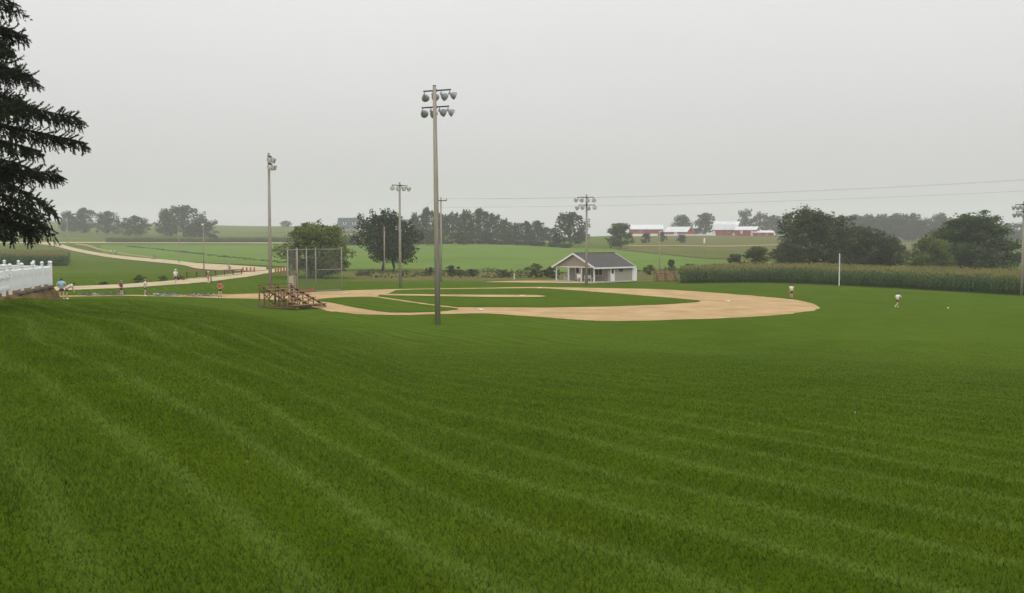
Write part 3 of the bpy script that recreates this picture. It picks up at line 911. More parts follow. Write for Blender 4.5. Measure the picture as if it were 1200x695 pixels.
# unseen trees added beside and behind the camera to shade the near lawn
for x, y, rz, sc_, lab in ((-15.5, 17.5, 2.1, 0.95, 'unseen spruce added left of the lawn to shade it'), (-13.5, 5.5, 4.0, 1.05, 'unseen spruce added beside the camera to shade the near lawn')):
    c = copy_tree(SPRUCE); c.location = (x, y, h1(x, y)); c.rotation_euler = (0, 0, rz); c.scale = (sc_,) * 3
    tag(c, lab, 'tree')
for x, y, w, h, lab in ((-6.5, -9.5, 11, 13, 'broad unseen tree added behind the camera on the left for shade'), (6.5, -12.0, 12, 14, 'broad unseen tree added behind the camera on the right for shade')):
    t = thing('added_shade_tree', lab, 'tree', (x, y, h1(x, y)), x)
    obj('trunk', TREES['round'][0], t); obj('crown', TREES['round'][1], t); t.scale = (w, w, h)

# ------------------------------------------------------------------ corn
def corn(name, label, poly, spacing=(0.76, 0.22), hgt=2.3, ang=0.0, leaves=6, wmul=1.0, seed=1, tassel=True):
    r = np.random.default_rng(seed)
    P = np.array([(p.x, p.y) for p in poly])
    ca, sa = math.cos(ang), math.sin(ang)
    Q = np.stack([P[:, 0] * ca + P[:, 1] * sa, -P[:, 0] * sa + P[:, 1] * ca], 1)
    gx = np.arange(Q[:, 0].min(), Q[:, 0].max(), spacing[1]); gy = np.arange(Q[:, 1].min(), Q[:, 1].max(), spacing[0])
    A, B = np.meshgrid(gx, gy); A = A.ravel() + r.normal(size=A.size) * 0.05; B = B.ravel() + r.normal(size=B.size) * 0.05
    inside = np.zeros(len(A), bool)
    n = len(Q); j = n - 1
    for i in range(n):
        c = ((Q[i, 1] > B) != (Q[j, 1] > B)) & (A < (Q[j, 0] - Q[i, 0]) * (B - Q[i, 1]) / (Q[j, 1] - Q[i, 1] + 1e-12) + Q[i, 0])
        inside ^= c; j = i
    A, B = A[inside], B[inside]
    x = A * ca - B * sa; y = A * sa + B * ca
    z = H(x, y); m = len(x)
    hh = hgt * (0.78 + 0.30 * r.random(m)) * (1 + 0.07 * np.sin(x * 0.35) * np.cos(y * 0.3))
    V = []; F = []; MI = []; nv = 0
    def addq(q, mi):
        nonlocal nv
        k = len(q); V.append(q.reshape(-1, 3)); F.append(np.arange(k * 4).reshape(-1, 4) + nv); MI.append(np.full(k, mi)); nv += k * 4
    base = np.stack([x, y, z], 1); up = np.array([0, 0, 1.0])
    an = r.random(m) * PI
    for s in (0, PI / 2):                              # the stalk: two crossed blades
        d = np.stack([np.cos(an + s), np.sin(an + s), 0 * an], 1) * 0.016 * wmul
        top = base + up * (hh * 0.92)[:, None]
        addq(np.stack([base - d, base + d, top + d * 0.5, top - d * 0.5], 1), 0)
    for l in range(leaves):
        h0 = hh * (0.18 + 0.68 * (l + 0.6 * r.random(m)) / leaves)
        az = an + PI * l + 0.5 * r.normal(size=m)
        d = np.stack([np.cos(az), np.sin(az), 0 * az], 1); sd = np.stack([-np.sin(az), np.cos(az), 0 * az], 1)
        ln = (0.55 + 0.35 * r.random(m))[:, None]; w = (0.042 * wmul * (0.8 + 0.4 * r.random(m)))[:, None]
        p0 = base + up * h0[:, None]; p1 = p0 + d * ln * 0.5 + up * 0.28 * ln; p2 = p0 + d * ln * 0.95 - up * (0.05 + 0.3 * r.random(m))[:, None]
        addq(np.stack([p0 - sd * w * .6, p0 + sd * w * .6, p1 + sd * w, p1 - sd * w], 1), 0)
        addq(np.stack([p1 - sd * w, p1 + sd * w, p2 + sd * w * .15, p2 - sd * w * .15], 1), 0)
    if tassel:
        for s in range(3):
            az = r.random(m) * 2 * PI
            d = np.stack([np.cos(az), np.sin(az), 0 * az], 1)
            p0 = base + up * (hh * 0.9)[:, None]; p1 = p0 + d * 0.10 + up * (0.24 + 0.1 * r.random(m))[:, None]; sd = np.stack([-np.sin(az), np.cos(az), 0 * az], 1) * 0.016 * wmul
            addq(np.stack([p0 - sd, p0 + sd, p1 + sd, p1 - sd], 1), 1)
    me = np_mesh(name, np.concatenate(V), np.concatenate(F), ['corn_leaf', 'corn_tassel'], np.concatenate(MI))
    o = obj(name, me); tag(o, label, 'corn', kind='stuff')
    print(name, m, 'plants', nv // 2, 'tris')
front = [GP(797, 331.6), GP(830, 331.2), GP(900, 331.8), GP(980, 334.6), GP(1090, 340.2), GP(1200, 346.6), GP(1290, 352)]
back = [AT(1330, 142), AT(1200, 150), AT(1050, 160), AT(950, 166), AT(860, 172), AT(800, 160)]
corn('corn_field', 'tall green corn standing along the outfield edge', front + back, (0.8, 0.27), 2.35, math.atan2(front[5].y - front[2].y, front[5].x - front[2].x), 6, 1.35, 3)
corn('corn_patch', 'corn patch behind the white picket fence', [G(-130, 312), G(80, 312), G(80.5, 303), G(-130, 301)], (0.9, 0.32), 2.5, 0.1, 5, 1.7, 4)
corn('hill_corn', 'dark strip of corn along the far farm road', [AT(125, 508), AT(200, 512), AT(300, 512), AT(420, 508), AT(420, 532), AT(300, 536), AT(125, 532)], (1.6, 0.55), 2.5, 0.0, 5, 3.6, 5)

# ------------------------------------------------------------------ weeds along the stream
def weeds(name, label, spots, seed, m='weed', size=0.10):
    r = np.random.default_rng(seed)
    V = []; F = []; nv = 0
    for (p, w, h, n) in spots:
        k = 6
        cs = np.stack([p.x + w * (r.random(k) - .5), p.y + 0.6 * w * (r.random(k) - .5), p.z + h * (0.35 + 0.4 * r.random(k))], 1)
        v, f = leaf_cloud(cs, np.full(k, h * 0.42) * (0.7 + 0.5 * r.random(k)), n, size * (0.7 + h * 0.35), r, 0.9, 0.3)
        v[:, 2] = np.maximum(v[:, 2], p.z + 0.01)
        V.append(v); F.append(f + nv); nv += len(v)
    me = np_mesh(name, np.concatenate(V), np.concatenate(F), [m])
    tag(obj(name, me), label, 'weeds', kind='stuff')
ribbon('pasture_track', [(722, 292.0, 292.9), (746, 294.4, 295.5), (785, 298.4, 299.5), (825, 302.2, 303.6), (860, 303.8, 304.8), (905, 305.4, 306.2)], 'soil', 0.25)
def weed_line(name, label, line, n, h, m, tmin=100, seed=1, size=0.12):
    r = np.random.default_rng(seed); out = []
    L_ = smooth_line(line, 10)
    for i in range(n):
        k = r.random() * (len(L_) - 1); a, b = L_[int(k)], L_[int(k) + 1]; f = k % 1
        g = G(a[0] + (b[0] - a[0]) * f, a[1] + (b[1] - a[1]) * f + 0.25 * r.normal(), tmin)
        out.append((g, 3.0, h * (0.6 + 0.8 * r.random()), 60))
    weeds(name, label, out, seed, m, size)
weed_line('meadow_ditch_grass', 'dark strip of tall grass crossing the hay meadow', [(150, 289), (200, 294), (260, 301), (335, 308.6)], 150, 0.30, 'leaf_mid', seed=31, size=0.16)
weed_line('field_hedge', 'low dark hedge line above the bean field', [(402, 287.4), (450, 286.4), (500, 285.8), (560, 285.8), (620, 287.8), (665, 290.6)], 170, 1.5, 'leaf_far', seed=32, size=0.35)
ribbon('pasture_band', [(735, 288.0, 289.2), (790, 287.8, 289.0), (850, 288.2, 289.6), (915, 286.6, 287.8)], 'track', 0.2)
r_ = np.random.default_rng(21)
sp_ = []
for i in range(210):
    px = 425 + 480 * r_.random(); 
    if 655 < px < 770 and r_.random() < .75: continue
    py = 319.5 + 7.0 * r_.random() - (3.5 if px > 780 else 0)
    g = G(px, py, 120); h = 0.25 + 0.75 * r_.random() ** 2 * (1.3 if px > 540 else 0.8)
    sp_.append((g, 2.0 + 2 * r_.random(), h, 130))
weeds('streamside_weeds', 'rough uncut weeds along the stream beyond the field', sp_, 22)
def bush(px, py, w, h, label, m='leaf_mid', n=900, seed=0):
    g = G(px, py, 100)
    dep = g.y; ww = w * MPP(dep); hh = h * MPP(dep)
    key = 'bush_' + m
    if key not in TREES: TREES[key] = tree_meshes(90 + len(key), m, 1500, 0.055, 12, 0.0, 0.95, 1, ragged=1.8)
    t = thing('shrub', label, 'shrub', g, random.random() * 6, None)
    obj('stem', TREES[key][0], t); obj('foliage', TREES[key][1], t)
    t.scale = (ww, ww, hh)
for px, py, w, h, lab, m in [(163, 331, 16, 9, 'leafy shrub beside the gravel lane near the first walker', 'leaf_light'), (192, 329.5, 12, 7, 'low leafy shrub by the lane where the ditch begins', 'leaf_light'), (210, 328.5, 14, 6, 'low shrub touching the wooden rail over the ditch', 'leaf_light'),
                             (122, 334, 12, 4, 'small weedy shrub at the lane edge near the fence corner', 'leaf_mid'), (504, 322, 12, 9, 'shrub at the stream edge left of the tallest light pole', 'leaf_mid'), (530, 323, 22, 12, 'spreading shrub at the stream edge right of the tallest light pole', 'leaf_mid'), (552, 324, 16, 9, 'low dark shrub at the stream edge below the bean field', 'leaf_dark'),
                             (590, 325, 20, 9, 'shrub beside the short white marker post', 'leaf_mid'), (628, 325.5, 28, 17, 'tall pale clump of brush left of the hut', 'leaf_light'), (646, 326, 20, 14, 'dense brush growing against the porch side of the hut', 'leaf_mid'), (810, 321, 26, 12, 'leafy shrub at the left end of the corn, beside the far bleacher', 'leaf_mid'), (838, 319, 30, 10, 'low shrub row behind the left end of the corn', 'leaf_mid'), (762, 322, 18, 12, 'pale brush between the hut and the far bleacher', 'leaf_light'),
                             (425, 323, 20, 5, 'low tan brush below the twin-trunked tree', 'weed')]:
    bush(px, py, w, h, lab, m)

# ------------------------------------------------------------------ white yard fence
def picket_mesh():
    m = MB(); w, t, h = 0.085, 0.022, 0.92
    vs = [(-w/2, -t/2, 0.06), (w/2, -t/2, 0.06), (w/2, -t/2, h - .05), (0, -t/2, h), (-w/2, -t/2, h - .05)]
    vs += [(x, t/2, z) for x, y, z in vs]
    m.add(vs, [(0, 1, 2, 3, 4), (9, 8, 7, 6, 5), (0, 5, 6, 1), (1, 6, 7, 2), (2, 7, 8, 3), (3, 8, 9, 4), (4, 9, 5, 0)])
    return m.mesh('picket', 'white_paint')
PICKET = picket_mesh()
pm_ = MB().box((0, 0, 0.39), (0.12, 0.12, 1.38))
POST = pm_.mesh('fence_post', 'white_paint')
CAP = MB().box((0, 0, 1.092), (0.16, 0.16, 0.03)).lathe([(0, .045), (.03, .05), (.06, .078), (.10, .085), (.14, .07), (.165, .03), (.17, 0.001)], (0, 0, 1.105), (0, 0, 1), 12).mesh('post_cap', 'white_paint', True)
def fence_run(label, a, b, bays, gate=False):
    a = Vector((a[0], a[1])); b = Vector((b[0], b[1])); d = (b - a); ln = d.length; rz = math.atan2(d.y, d.x)
    root = thing('garden_gate' if gate else 'picket_fence', label, 'gate' if gate else 'fence', (a.x, a.y, yard_z(a.x, a.y)), 0)
    z0 = root.location.z
    ux, uy = d.x / ln, d.y / ln
    lift = 0.12
    P = lambda s: (ux * s, uy * s, yard_z(a.x + ux * s, a.y + uy * s) - z0)
    for i in range(bays + 1):
        if gate and i: break
        p = P(ln * i / bays)
        if gate: break
        po = obj('fence_post', POST, root, p, rz); obj('post_cap', CAP, po)
    n = int(ln / 0.118)
    for i in range(n):
        s = (i + 0.5) * ln / n
        if min(abs(s - ln * k / bays) for k in range(bays + 1)) < 0.085: continue
        p = P(s); k = (s * bays / ln) % 1.0
        dip = -0.045 * math.sin(k * PI)
        obj('picket', PICKET, root, (p[0], p[1], p[2] + lift + dip * (0.0 if gate else 1.0)), rz)
    off = Vector((-uy, ux, 0)) * 0.03
    for i in range(bays):
        p, q = Vector(P(ln * i / bays + 0.06)), Vector(P(ln * (i + 1) / bays - 0.06))
        for zr in (0.30, 0.74):
            MB().beam(p + off + Vector((0, 0, zr)), q + off + Vector((0, 0, zr)), 0.035, 0.09).build('rail', 'white_paint', root)
    if gate:
        for zr in (0.33, 0.80):
            MB().box((0, 0, 0), (0.16, 0.03, 0.06)).build('hinge', 'dark_metal', root).location = Vector(P(0.1)) - off * 1.3 + Vector((0, 0, zr))
    return root
fence_run('white picket fence run ending at the soil bank corner', FA, FB, 4)
gt = FA + (FG - FA) / np.linalg.norm(FG - FA) * 1.25
fence_run('white picket gate with dark hinges in the yard fence', FA + (gt - FA) * 0.06, FA + (gt - FA) * 0.94, 1, True)
fence_run('white picket fence run continuing from the gate under the spruce', gt + (gt - FA) * 0.0, FG + (FG - FA) * 0.3, 3)
fence_run('white picket fence run at the far side of the yard', FB + (FC - FB) * 0.012, FC, 6)
# landscape timbers at the foot of the fence
for k in range(5):
    s0, s1 = 0.04 + k * 0.19, 0.04 + (k + 1) * 0.19 - 0.022 - 0.01 * (k % 2)
    p = FA + (FB - FA) * s0 + np.array([0.17, 0.04]); q = FA + (FB - FA) * s1 + np.array([0.17, 0.04])
    m = MB().beam((p[0], p[1], yard_z(*p) + 0.03), (q[0], q[1], yard_z(*q) + 0.03), 0.13, 0.11)
    c_ = (p + q) / 2; zc = yard_z(*c_)
    m.v = [(x - c_[0], y - c_[1], z - zc) for x, y, z in m.v]
    o = m.build('landscape_timber', 'grey_timber'); o.location = (c_[0], c_[1], zc)
    tag(o, 'grey landscape timber laid end to end at the foot of the picket fence', 'timber', 'timbers under the fence')

# ------------------------------------------------------------------ light poles
AIM = GP(610, 351)
def light_pole(px, py, top, rows, nl, label, gap=0.62, rad=0.17, hidden_base=None, lampr=0.27, arm_tilt=0.0, yaw=0.0, loc=None, row_gap=1.05, lean=(0, 0)):
    b = loc or GP(px, py)
    b = Vector((b.x, b.y, h1(b.x, b.y)))
    hgt = ZROW(top, b.y) - b.z
    t = thing('light_pole', label, 'light pole', b)
    MB().tube([(0, 0, -0.3), (lean[0] * .4, 0, hgt * 0.4), (lean[0], 0, hgt)], [rad, rad * 0.86, rad * 0.62], 14).build('pole', 'pole_wood', t, True)
    MB().lathe([(0, rad * 0.64), (0.05, rad * 0.6), (0.09, 0.001)], (lean[0], 0, hgt), (0, 0, 1), 12).build('pole_cap', 'dark_metal', t)
    # steel conduit up the pole, strapped
    MB().tube([(rad * 0.9, -rad * .5, 0.0), (rad * 0.8 + lean[0] * .4, -rad * .45, hgt * 0.45), (rad * 0.55 + lean[0], -rad * .3, hgt - 0.5)], 0.03, 6).build('conduit', 'steel', t, True)
    aim = Vector((AIM.x - b.x, AIM.y - b.y)).normalized()
    az = math.atan2(aim.y, aim.x) + yaw
    f = Vector((math.cos(az), math.sin(az), 0)); s = Vector((math.sin(az), -math.cos(az), 0))     # forward, right
    for r in range(rows):
        z = hgt - 0.28 - r * row_gap
        c = Vector((lean[0], 0, z)) + f * (rad * 0.75)
        half = gap * nl / 2 - gap * 0.25
        sh = s * (0.12 if r == 0 else -0.02)
        a0, a1 = c - s * half + sh, c + s * half + sh
        MB().beam(a0, a1, 0.07, 0.09).build('crossarm', 'dark_metal', t)
        MB().box((c.x, c.y, z), (0.22, 0.22, 0.16)).build('arm_clamp', 'dark_metal', t)
        for i in range(nl):
            u = (i + 0.5) / nl
            p = a0 + (a1 - a0) * (0.03 + 0.94 * (i / (nl - 1) if nl > 1 else .5))
            yw = az + R(26) - R(84) * u - 0.12 * r
            pit = R(-24 + 9 * math.sin(3 * i + r))
            d = Vector((math.cos(yw) * math.cos(pit), math.sin(yw) * math.cos(pit), math.sin(pit)))
            c2 = p + Vector((0, 0, -0.27)) + d * 0.16
            fl = MB().lathe([(-0.26, 0.001), (-0.26, 0.07), (-0.10, 0.085), (-0.06, lampr * .55), (0.02, lampr * .78), (0.12, lampr * .93), (0.24, lampr), (0.25, lampr * 1.03), (0.24, lampr * .95), (0.12, lampr * .86), (0.02, lampr * .70), (-0.04, lampr * 0.4)], c2, d, 18).build('floodlight', 'reflector', t, True)
            MB().lathe([(0.20, lampr * .93), (0.235, lampr * .6), (0.25, 0.001)], c2, d, 18).build('lens', 'lens', fl, True)
            MB().tube([p + Vector((0, 0, -0.03)), p + Vector((0, 0, -0.14)) - d * 0.02, c2 - d * 0.10], [0.035, 0.035, 0.05], 6).build('lamp_bracket', 'dark_metal', t)
    return t
light_pole(513, 380.5, 103, 2, 4, 'tallest wooden light pole, with two rows of floodlights, standing on the near lawn', 0.60, 0.19, lean=(-0.16, 0), yaw=R(-14), row_gap=1.10)
light_pole(317, 343.5, 181, 2, 3, 'wooden light pole behind the brown bleacher, its floodlights seen edge-on', 0.6, 0.19, row_gap=0.75, yaw=R(10))
light_pole(469, 337.0, 215, 1, 4, 'wooden light pole with a single row of four floodlights, beside the backstop', 0.75, 0.17, yaw=R(20))
light_pole(687, 334.5, 229, 2, 4, 'wooden light pole with two rows of floodlights, standing against the hut', 0.62, 0.16, yaw=R(6), loc=G(687, 334.2, 100), row_gap=1.0)
light_pole(1197, 346.5, 237, 2, 4, 'wooden light pole with floodlights standing at the corn edge', 0.6, 0.15, row_gap=0.85)

# ------------------------------------------------------------------ utility poles and wires
def utility_pole(px, depth, top, label, arm=1.9, lamp=False, rad=0.13, group=None, rz=0.3, arms=1, x=None):
    b = AT(px, depth)
    hgt = ZROW(top, depth) - b.z
    t = thing('utility_pole', label, 'utility pole', b, 0, group)
    MB().tube([(0, 0, -0.3), (0, 0, hgt * .5), (0, 0, hgt)], [rad, rad * .85, rad * .65], 10).build('pole', 'pole_wood', t, True)
    tips = []
    if arm:
        c, s = math.cos(rz), math.sin(rz)
        MB().beam((-arm / 2 * c, -arm / 2 * s - rad, hgt - 0.45), (arm / 2 * c, arm / 2 * s - rad, hgt - 0.45), 0.09, 0.12).build('crossarm', 'dark_wood', t)
        for k in (-0.94, 0.94):
            p = (arm / 2 * k * c, arm / 2 * k * s - rad, hgt - 0.39)
            MB().lathe([(0, .03), (.06, .03), (.08, .055), (.14, .06), (.17, .04), (.22, .045), (.25, .001)], p, (0, 0, 1), 10).build('insulator', 'dark_metal', t, True)
            tips.append(b + Vector(p) + Vector((0, 0, .2)))
    if lamp:
        MB().tube([(0, -rad, hgt - .3), (0.1, -0.5, hgt - 0.1), (0.15, -0.9, hgt - .12)], .03, 6).build('lamp_arm', 'steel', t)
        MB().lathe([(-.12, .08), (0, .15), (.10, .20), (.14, .17), (.2, .001)], (0.16, -1.0, hgt - .08), (0, 0, -1), 12).build('lamp_head', 'off_white', t, True)
    return t, tips
u1, t1 = utility_pole(517.0, 139, 231.5, 'weathered utility pole with a crossarm, right behind the tallest light pole', 1.65, rad=0.15, rz=0.0)
u2, t2 = utility_pole(450.5, 188, 266, 'slim utility pole standing inside the crown of the twin-trunked tree', 0.9)
u3, t3 = utility_pole(239, 172, 262.5, 'dark pole with a small lamp rising behind the wooden rail', 0, True, 0.10)
u4, t4 = utility_pole(210, 245, 265, 'thin utility pole with a crossarm in the meadow by the gravel drive', 1.6, rad=0.11)
u5, t5 = utility_pole(80, 480, 254, 'distant utility pole standing where the drive meets the farm road', 2.4, rad=0.16)
u6, t6 = utility_pole(772.8, 176, 270, 'pale bare pole rising behind the wooden bleacher beside the hut', 0, rad=0.11)
u7, t7 = utility_pole(825, 330, 276, 'thin pole with a white box on the pasture below the barns', 0, rad=0.12)
MB().box((0, -0.2, ZROW(282, 330) - u7.location.z), (0.5, 0.3, 1.6)).build('equipment_box', 'white_paint', u7)
u8, t8 = utility_pole(912, 560, 262, 'distant bare pole beside the low red shed', 0, rad=0.15)
u9, t9 = utility_pole(1390, 118, 196, 'utility pole beyond the right end of the corn', 1.65, rad=0.15, rz=0.0)
def wire(label, a, b, sag, r=0.006):
    pts = []
    for i in range(25):
        s = i / 24; p = a.lerp(b, s); p.z -= sag * 4 * s * (1 - s); pts.append(p - a)
    m = MB().tube(pts, r, 4)
    o = m.build('power_line', 'dark_metal'); o.location = a
    tag(o, label, 'wire', 'power lines over the field')
for a, b in zip(t1, t9): wire('thin power line sagging from the crossarm pole across the corn', a, b, 0.9)
wire('lower thin cable strung under the power lines across the corn', t1[0] + Vector((0.8, 0.15, -1.15)), t9[0] + Vector((0.8, 0.15, -1.5)), 0.7, 0.008)
wire('thin power line from the crossarm pole to the slim pole in the tree', t1[0], t2[0], 0.6)
wire('thin power line between the meadow pole and the distant road pole', t4[0], t5[0], 2.0)
wire('thin power line from the slim pole in the tree to the meadow pole', t2[0], t4[1], 1.2)

# foul pole and small posts
def post(px, py, top, w, m, name, label, cat, group=None, plane=False):
    b = GP(px, py) if plane else G(px, py, 80)
    b.z = h1(b.x, b.y)
    h = ZROW(top, b.y) - b.z
    mb = MB().tube([(0, 0, -0.1), (0, 0, h * 0.97), (0, 0, h)], [w / 2, w / 2 * .97, w / 2 * .8], 10)
    o = mb.build(name, m); o.location = b
    return tag(o, label, cat, group)
post(983.3, 335.2, 297, 0.15, 'white_paint', 'foul_pole', 'tall thin white foul pole in front of the corn', 'pole', plane=True)
post(602.5, 327.5, 320.5, 0.14, 'white_paint', 'marker_post', 'short white marker post at the stream edge', 'post')
for px in (284.8, 289.2, 293.6, 298.0):
    post(px, 319.0, 313.3, 0.30, 'orange_post', 'wooden_bollard', 'stubby brown post in the row at the end of the ditch rail', 'bollard', 'posts by the ditch rail')
for px in (323.0, 326.2, 329.5, 332.8, 336.0):
    post(px, 320.4, 313.2, 0.30, 'orange_post', 'wooden_bollard', 'stubby brown post in the row between the light pole and backstop', 'bollard', 'posts by the backstop')

# ------------------------------------------------------------------ low wooden rails over the ditch
def rail_fence(label, a, b, n, h=0.75):
    a = G(*a, 100); b = G(*b, 100)
    t = thing('wooden_rail', label, 'rail', a)
    d = b - a
    zr = [h1(a.x + d.x * i / (n - 1), a.y + d.y * i / (n - 1)) - a.z for i in range(n)]
    for i in range(n):
        s = i / (n - 1)
        MB().box((d.x * s, d.y * s, zr[i] + (h - 0.05) / 2 - 0.1), (0.16, 0.16, h - 0.05 + 0.2)).build('post', 'dark_wood', t)
        if i < n - 1:
            s2 = (i + 1) / (n - 1)
            MB().beam((d.x * (s + .004), d.y * (s + .004), zr[i] + h), (d.x * (s2 - .004), d.y * (s2 - .004), zr[i + 1] + h), 0.26, 0.14).build('beam', 'brown_wood', t)
    return t
rail_fence('long low brown wooden rail beside the gravel lane', (219, 325.0), (283, 321.3), 7)
rail_fence('low brown wooden rail seen through the backstop wire', (339, 321.0), (372, 320.6), 4, 0.8)
rail_fence('second brown rail farther behind the backstop wire', (344, 317.6), (380, 318.4), 4, 0.8)
world_pts = [G(212, 329.2, 100), G(235, 326.6, 100), G(262, 323.9, 100), G(283, 321.9, 100), G(283, 321.3, 100), G(262, 323.2, 100), G(235, 325.4, 100), G(212, 327.4, 100)]
sheet('ditch_soil', [tuple(p) for p in world_pts], 'soil', 0.05, 3.0, world=True)

# ------------------------------------------------------------------ backstop
def backstop():
    P = [GP(337.5, 346.2), GP(348.3, 343.6), GP(359.6, 342.9), GP(370.2, 342.4), GP(400.6, 341.2)]
    o = P[1].copy(); o.z = h1(o.x, o.y)
    t = thing('backstop', 'tall chain-link backstop on steel posts behind home plate', 'backstop', o)
    top = ZROW(291.5, o.y) - o.z
    Q = [p - Vector((o.x, o.y, p.z)) for p in P]
    Q = [Vector((q.x, q.y, 0)) for q in Q]
    for i, q in enumerate(Q):
        MB().tube([(q.x, q.y, -0.2), (q.x, q.y, top)], 0.062 if i != 1 else 0.10, 10).build('post', 'steel' if i != 1 else 'pole_wood', t, True)
        MB().lathe([(0, .09), (.05, .09), (.10, .05), (.12, .001)], (q.x, q.y, top), (0, 0, 1), 10).build('post_cap', 'steel', t, True)
    for i in range(4):
        for z in ((top - 0.08, 0.12) if i < 3 else (top - 0.08, 2.35, 0.12)):
            MB().tube([Q[i] + Vector((0, 0, z)), Q[i + 1] + Vector((0, 0, z))], 0.035, 8).build('rail', 'steel', t, True)
    for i in range(4):
        a, b = Q[i], Q[i + 1]; ln = (b - a).length; u = (b - a) / ln
        m = MB(); st = 0.16
        k = -top
        while k < ln:
            for sg in (1, -1):
                s0, z0, s1, z1 = k, 0.12, k + top - .2, top - 0.08
                lo, hi = max(0, s0), min(ln, s1)
                if hi - lo > 0.02:
                    za, zb = z0 + (lo - s0), z0 + (hi - s0)
                    if sg < 0: lo, hi = ln - lo, ln - hi
                    p = a + u * lo + Vector((0, 0, za)); q = a + u * hi + Vector((0, 0, zb))
                    m.beam(p, q, 0.006, 0.006)
            k += st
        w = m.build('wire_mesh', 'mesh_wire', t); w['kind'] = 'stuff'
    # plank skirt and tan boards behind the plate
    for z in (0.11, 0.30):
        MB().beam(Q[1] + Vector((0.1, -0.1, z)), Q[3] + Vector((-0.05, -0.1, z)), 0.05, 0.18).build('skirt_plank', 'brown_wood', t)
    a, b = Q[0] + Vector((0.06, 0.12, 0)), Q[1] + Vector((-0.08, 0.12, 0))
    for k in range(5):
        s0, s1 = k / 5 + .004, (k + 1) / 5 - .004
        p, q = a.lerp(b, s0), a.lerp(b, s1)
        MB().beam((p.x, p.y, 0.98), (q.x, q.y, 0.98), 0.04, 1.85).build('board', 'tan_board', t)
    MB().beam(a + Vector((-0.5, 0, 1.98)), b + Vector((0, 0, 1.98)), 0.3, 0.06).build('board_cap', 'grey_timber', t)
backstop()

# ------------------------------------------------------------------ bleachers
def bleacher(label, loc, rz, rows=7, length=4.4, dep=0.58, rise=0.255, top_extra=0.12, riser=False):
    """rows run along local +Y, steps come down along local +X"""
    t = thing('bleacher', label, 'bleacher', loc, rz)
    L_ = rows * dep
    seat = MB().box((0, 0, 0), (0.24, length, 0.05)).mesh('seat_board', 'brown_wood')
    foot = MB().box((0, 0, 0), (0.20, length, 0.045)).mesh('foot_board', 'brown_wood')
    for k in range(rows):
        x = L_ - (k + 0.5) * dep; z = 0.28 + k * rise
        obj('seat_board', seat, t, (x, length / 2, z))
        if riser: MB().box((x + 0.14, length / 2, z - 0.02), (0.03, length, 0.075)).build('riser_board', 'brown_wood', t)
        if k: obj('foot_board', foot, t, (x + 0.31, length / 2, z - 0.22))
    zt = 0.28 + (rows - 1) * rise
    for y in (0.25, length / 2, length - 0.25):
        MB().beam((L_ - 0.1, y, 0.12), (0.2, y, zt - 0.10), 0.05, 0.15, (0, 0, 1)).build('stringer', 'dark_wood', t)
        MB().beam((0.0, y, 0.06), (L_, y, 0.06), 0.07, 0.10).build('sill', 'brown_wood', t)
        for k in range(0, rows):
            x = L_ - (k + 0.5) * dep; z = 0.28 + k * rise
            MB().box((x, y + 0.05, (z - 0.03) / 2 + .01), (0.08, 0.045, z - 0.05)).build('upright', 'brown_wood' if k % 2 else 'dark_wood', t)
            if k and k % 2 == 0:
                MB().beam((x, y - 0.05, 0.14), (x + 2 * dep - 0.05, y - 0.05, z - 2 * rise - 0.06), 0.03, 0.09).build('brace', 'brown_wood', t)
    for y in (0.06, length / 2, length - 0.06):
        MB().box((0.0, y, (zt + top_extra) / 2), (0.10, 0.09, zt + top_extra)).build('back_post', 'brown_wood', t)
    for y0, y1 in ((0.1, length / 2 - .05), (length / 2 + .05, length - .1)):
        MB().beam((-0.08, y0, 0.15), (-0.08, y1, zt - 0.12), 0.04, 0.11, (1, 0, 0)).build('cross_brace', 'brown_wood', t)
        MB().beam((-0.125, y0, zt - 0.12), (-0.125, y1, 0.15), 0.04, 0.11, (1, 0, 0)).build('cross_brace', 'brown_wood', t)
    MB().beam((0.0, 0.0, zt + top_extra + .03), (0.0, length, zt + top_extra + .03), 0.14, 0.05).build('top_rail', 'dark_wood', t)
    return t
bl = GP(303.5, 361.2); bl.z = h1(bl.x, bl.y)
bleacher('brown wooden bleacher with stepped seats beside the first base path', bl, R(-33), 7, 3.7, 0.60, 0.235, 0.10)
b2 = G(766, 329.6, 100)
bleacher('brown wooden bleacher facing the infield, between the hut and the corn', b2, R(-84), 6, 3.4, 0.42, 0.25, 0.15, True)

# ------------------------------------------------------------------ bases
def base(px, py, label, name, kind='bag'):
    p = GP(px, py); p.z = h1(p.x, p.y) + (0.05 if kind != 'rubber' else 0.08)
    if kind == 'plate':
        m = MB(); w = .22
        vs = [(-w, w, 0), (w, w, 0), (w, 0, 0), (0, -w, 0), (-w, 0, 0)]; vs += [(x, y, .035) for x, y, z in vs]
        m.add(vs, [(0, 1, 2, 3, 4), (9, 8, 7, 6, 5)] + [(i, i + 5, (i + 1) % 5 + 5, (i + 1) % 5) for i in range(5)])
    elif kind == 'rubber': m = MB().box((0, 0, .02), (.61, .16, .05))
    else: m = MB().box((0, 0, .045), (.36, .36, .07)).box((0, 0, .0875), (.31, .31, .015))
    o = m.build(name, 'chalk_white'); o.location = p; o.rotation_euler = (0, 0, R(35))
    tag(o, label, 'base')
base(563, 364.0, 'white first base bag in the dirt nearest the tall light pole', 'base_bag')
base(853, 354.0, 'white second base bag on the wide dirt beside the outfield', 'base_bag')
base(632, 338.2, 'white third base bag in front of the hut', 'base_bag')
base(406, 344.0, 'white home plate in the dirt circle by the backstop', 'home_plate', 'plate')
base(612, 347.4, 'white rubber slab on the pitching strip', 'pitching_rubber', 'rubber')

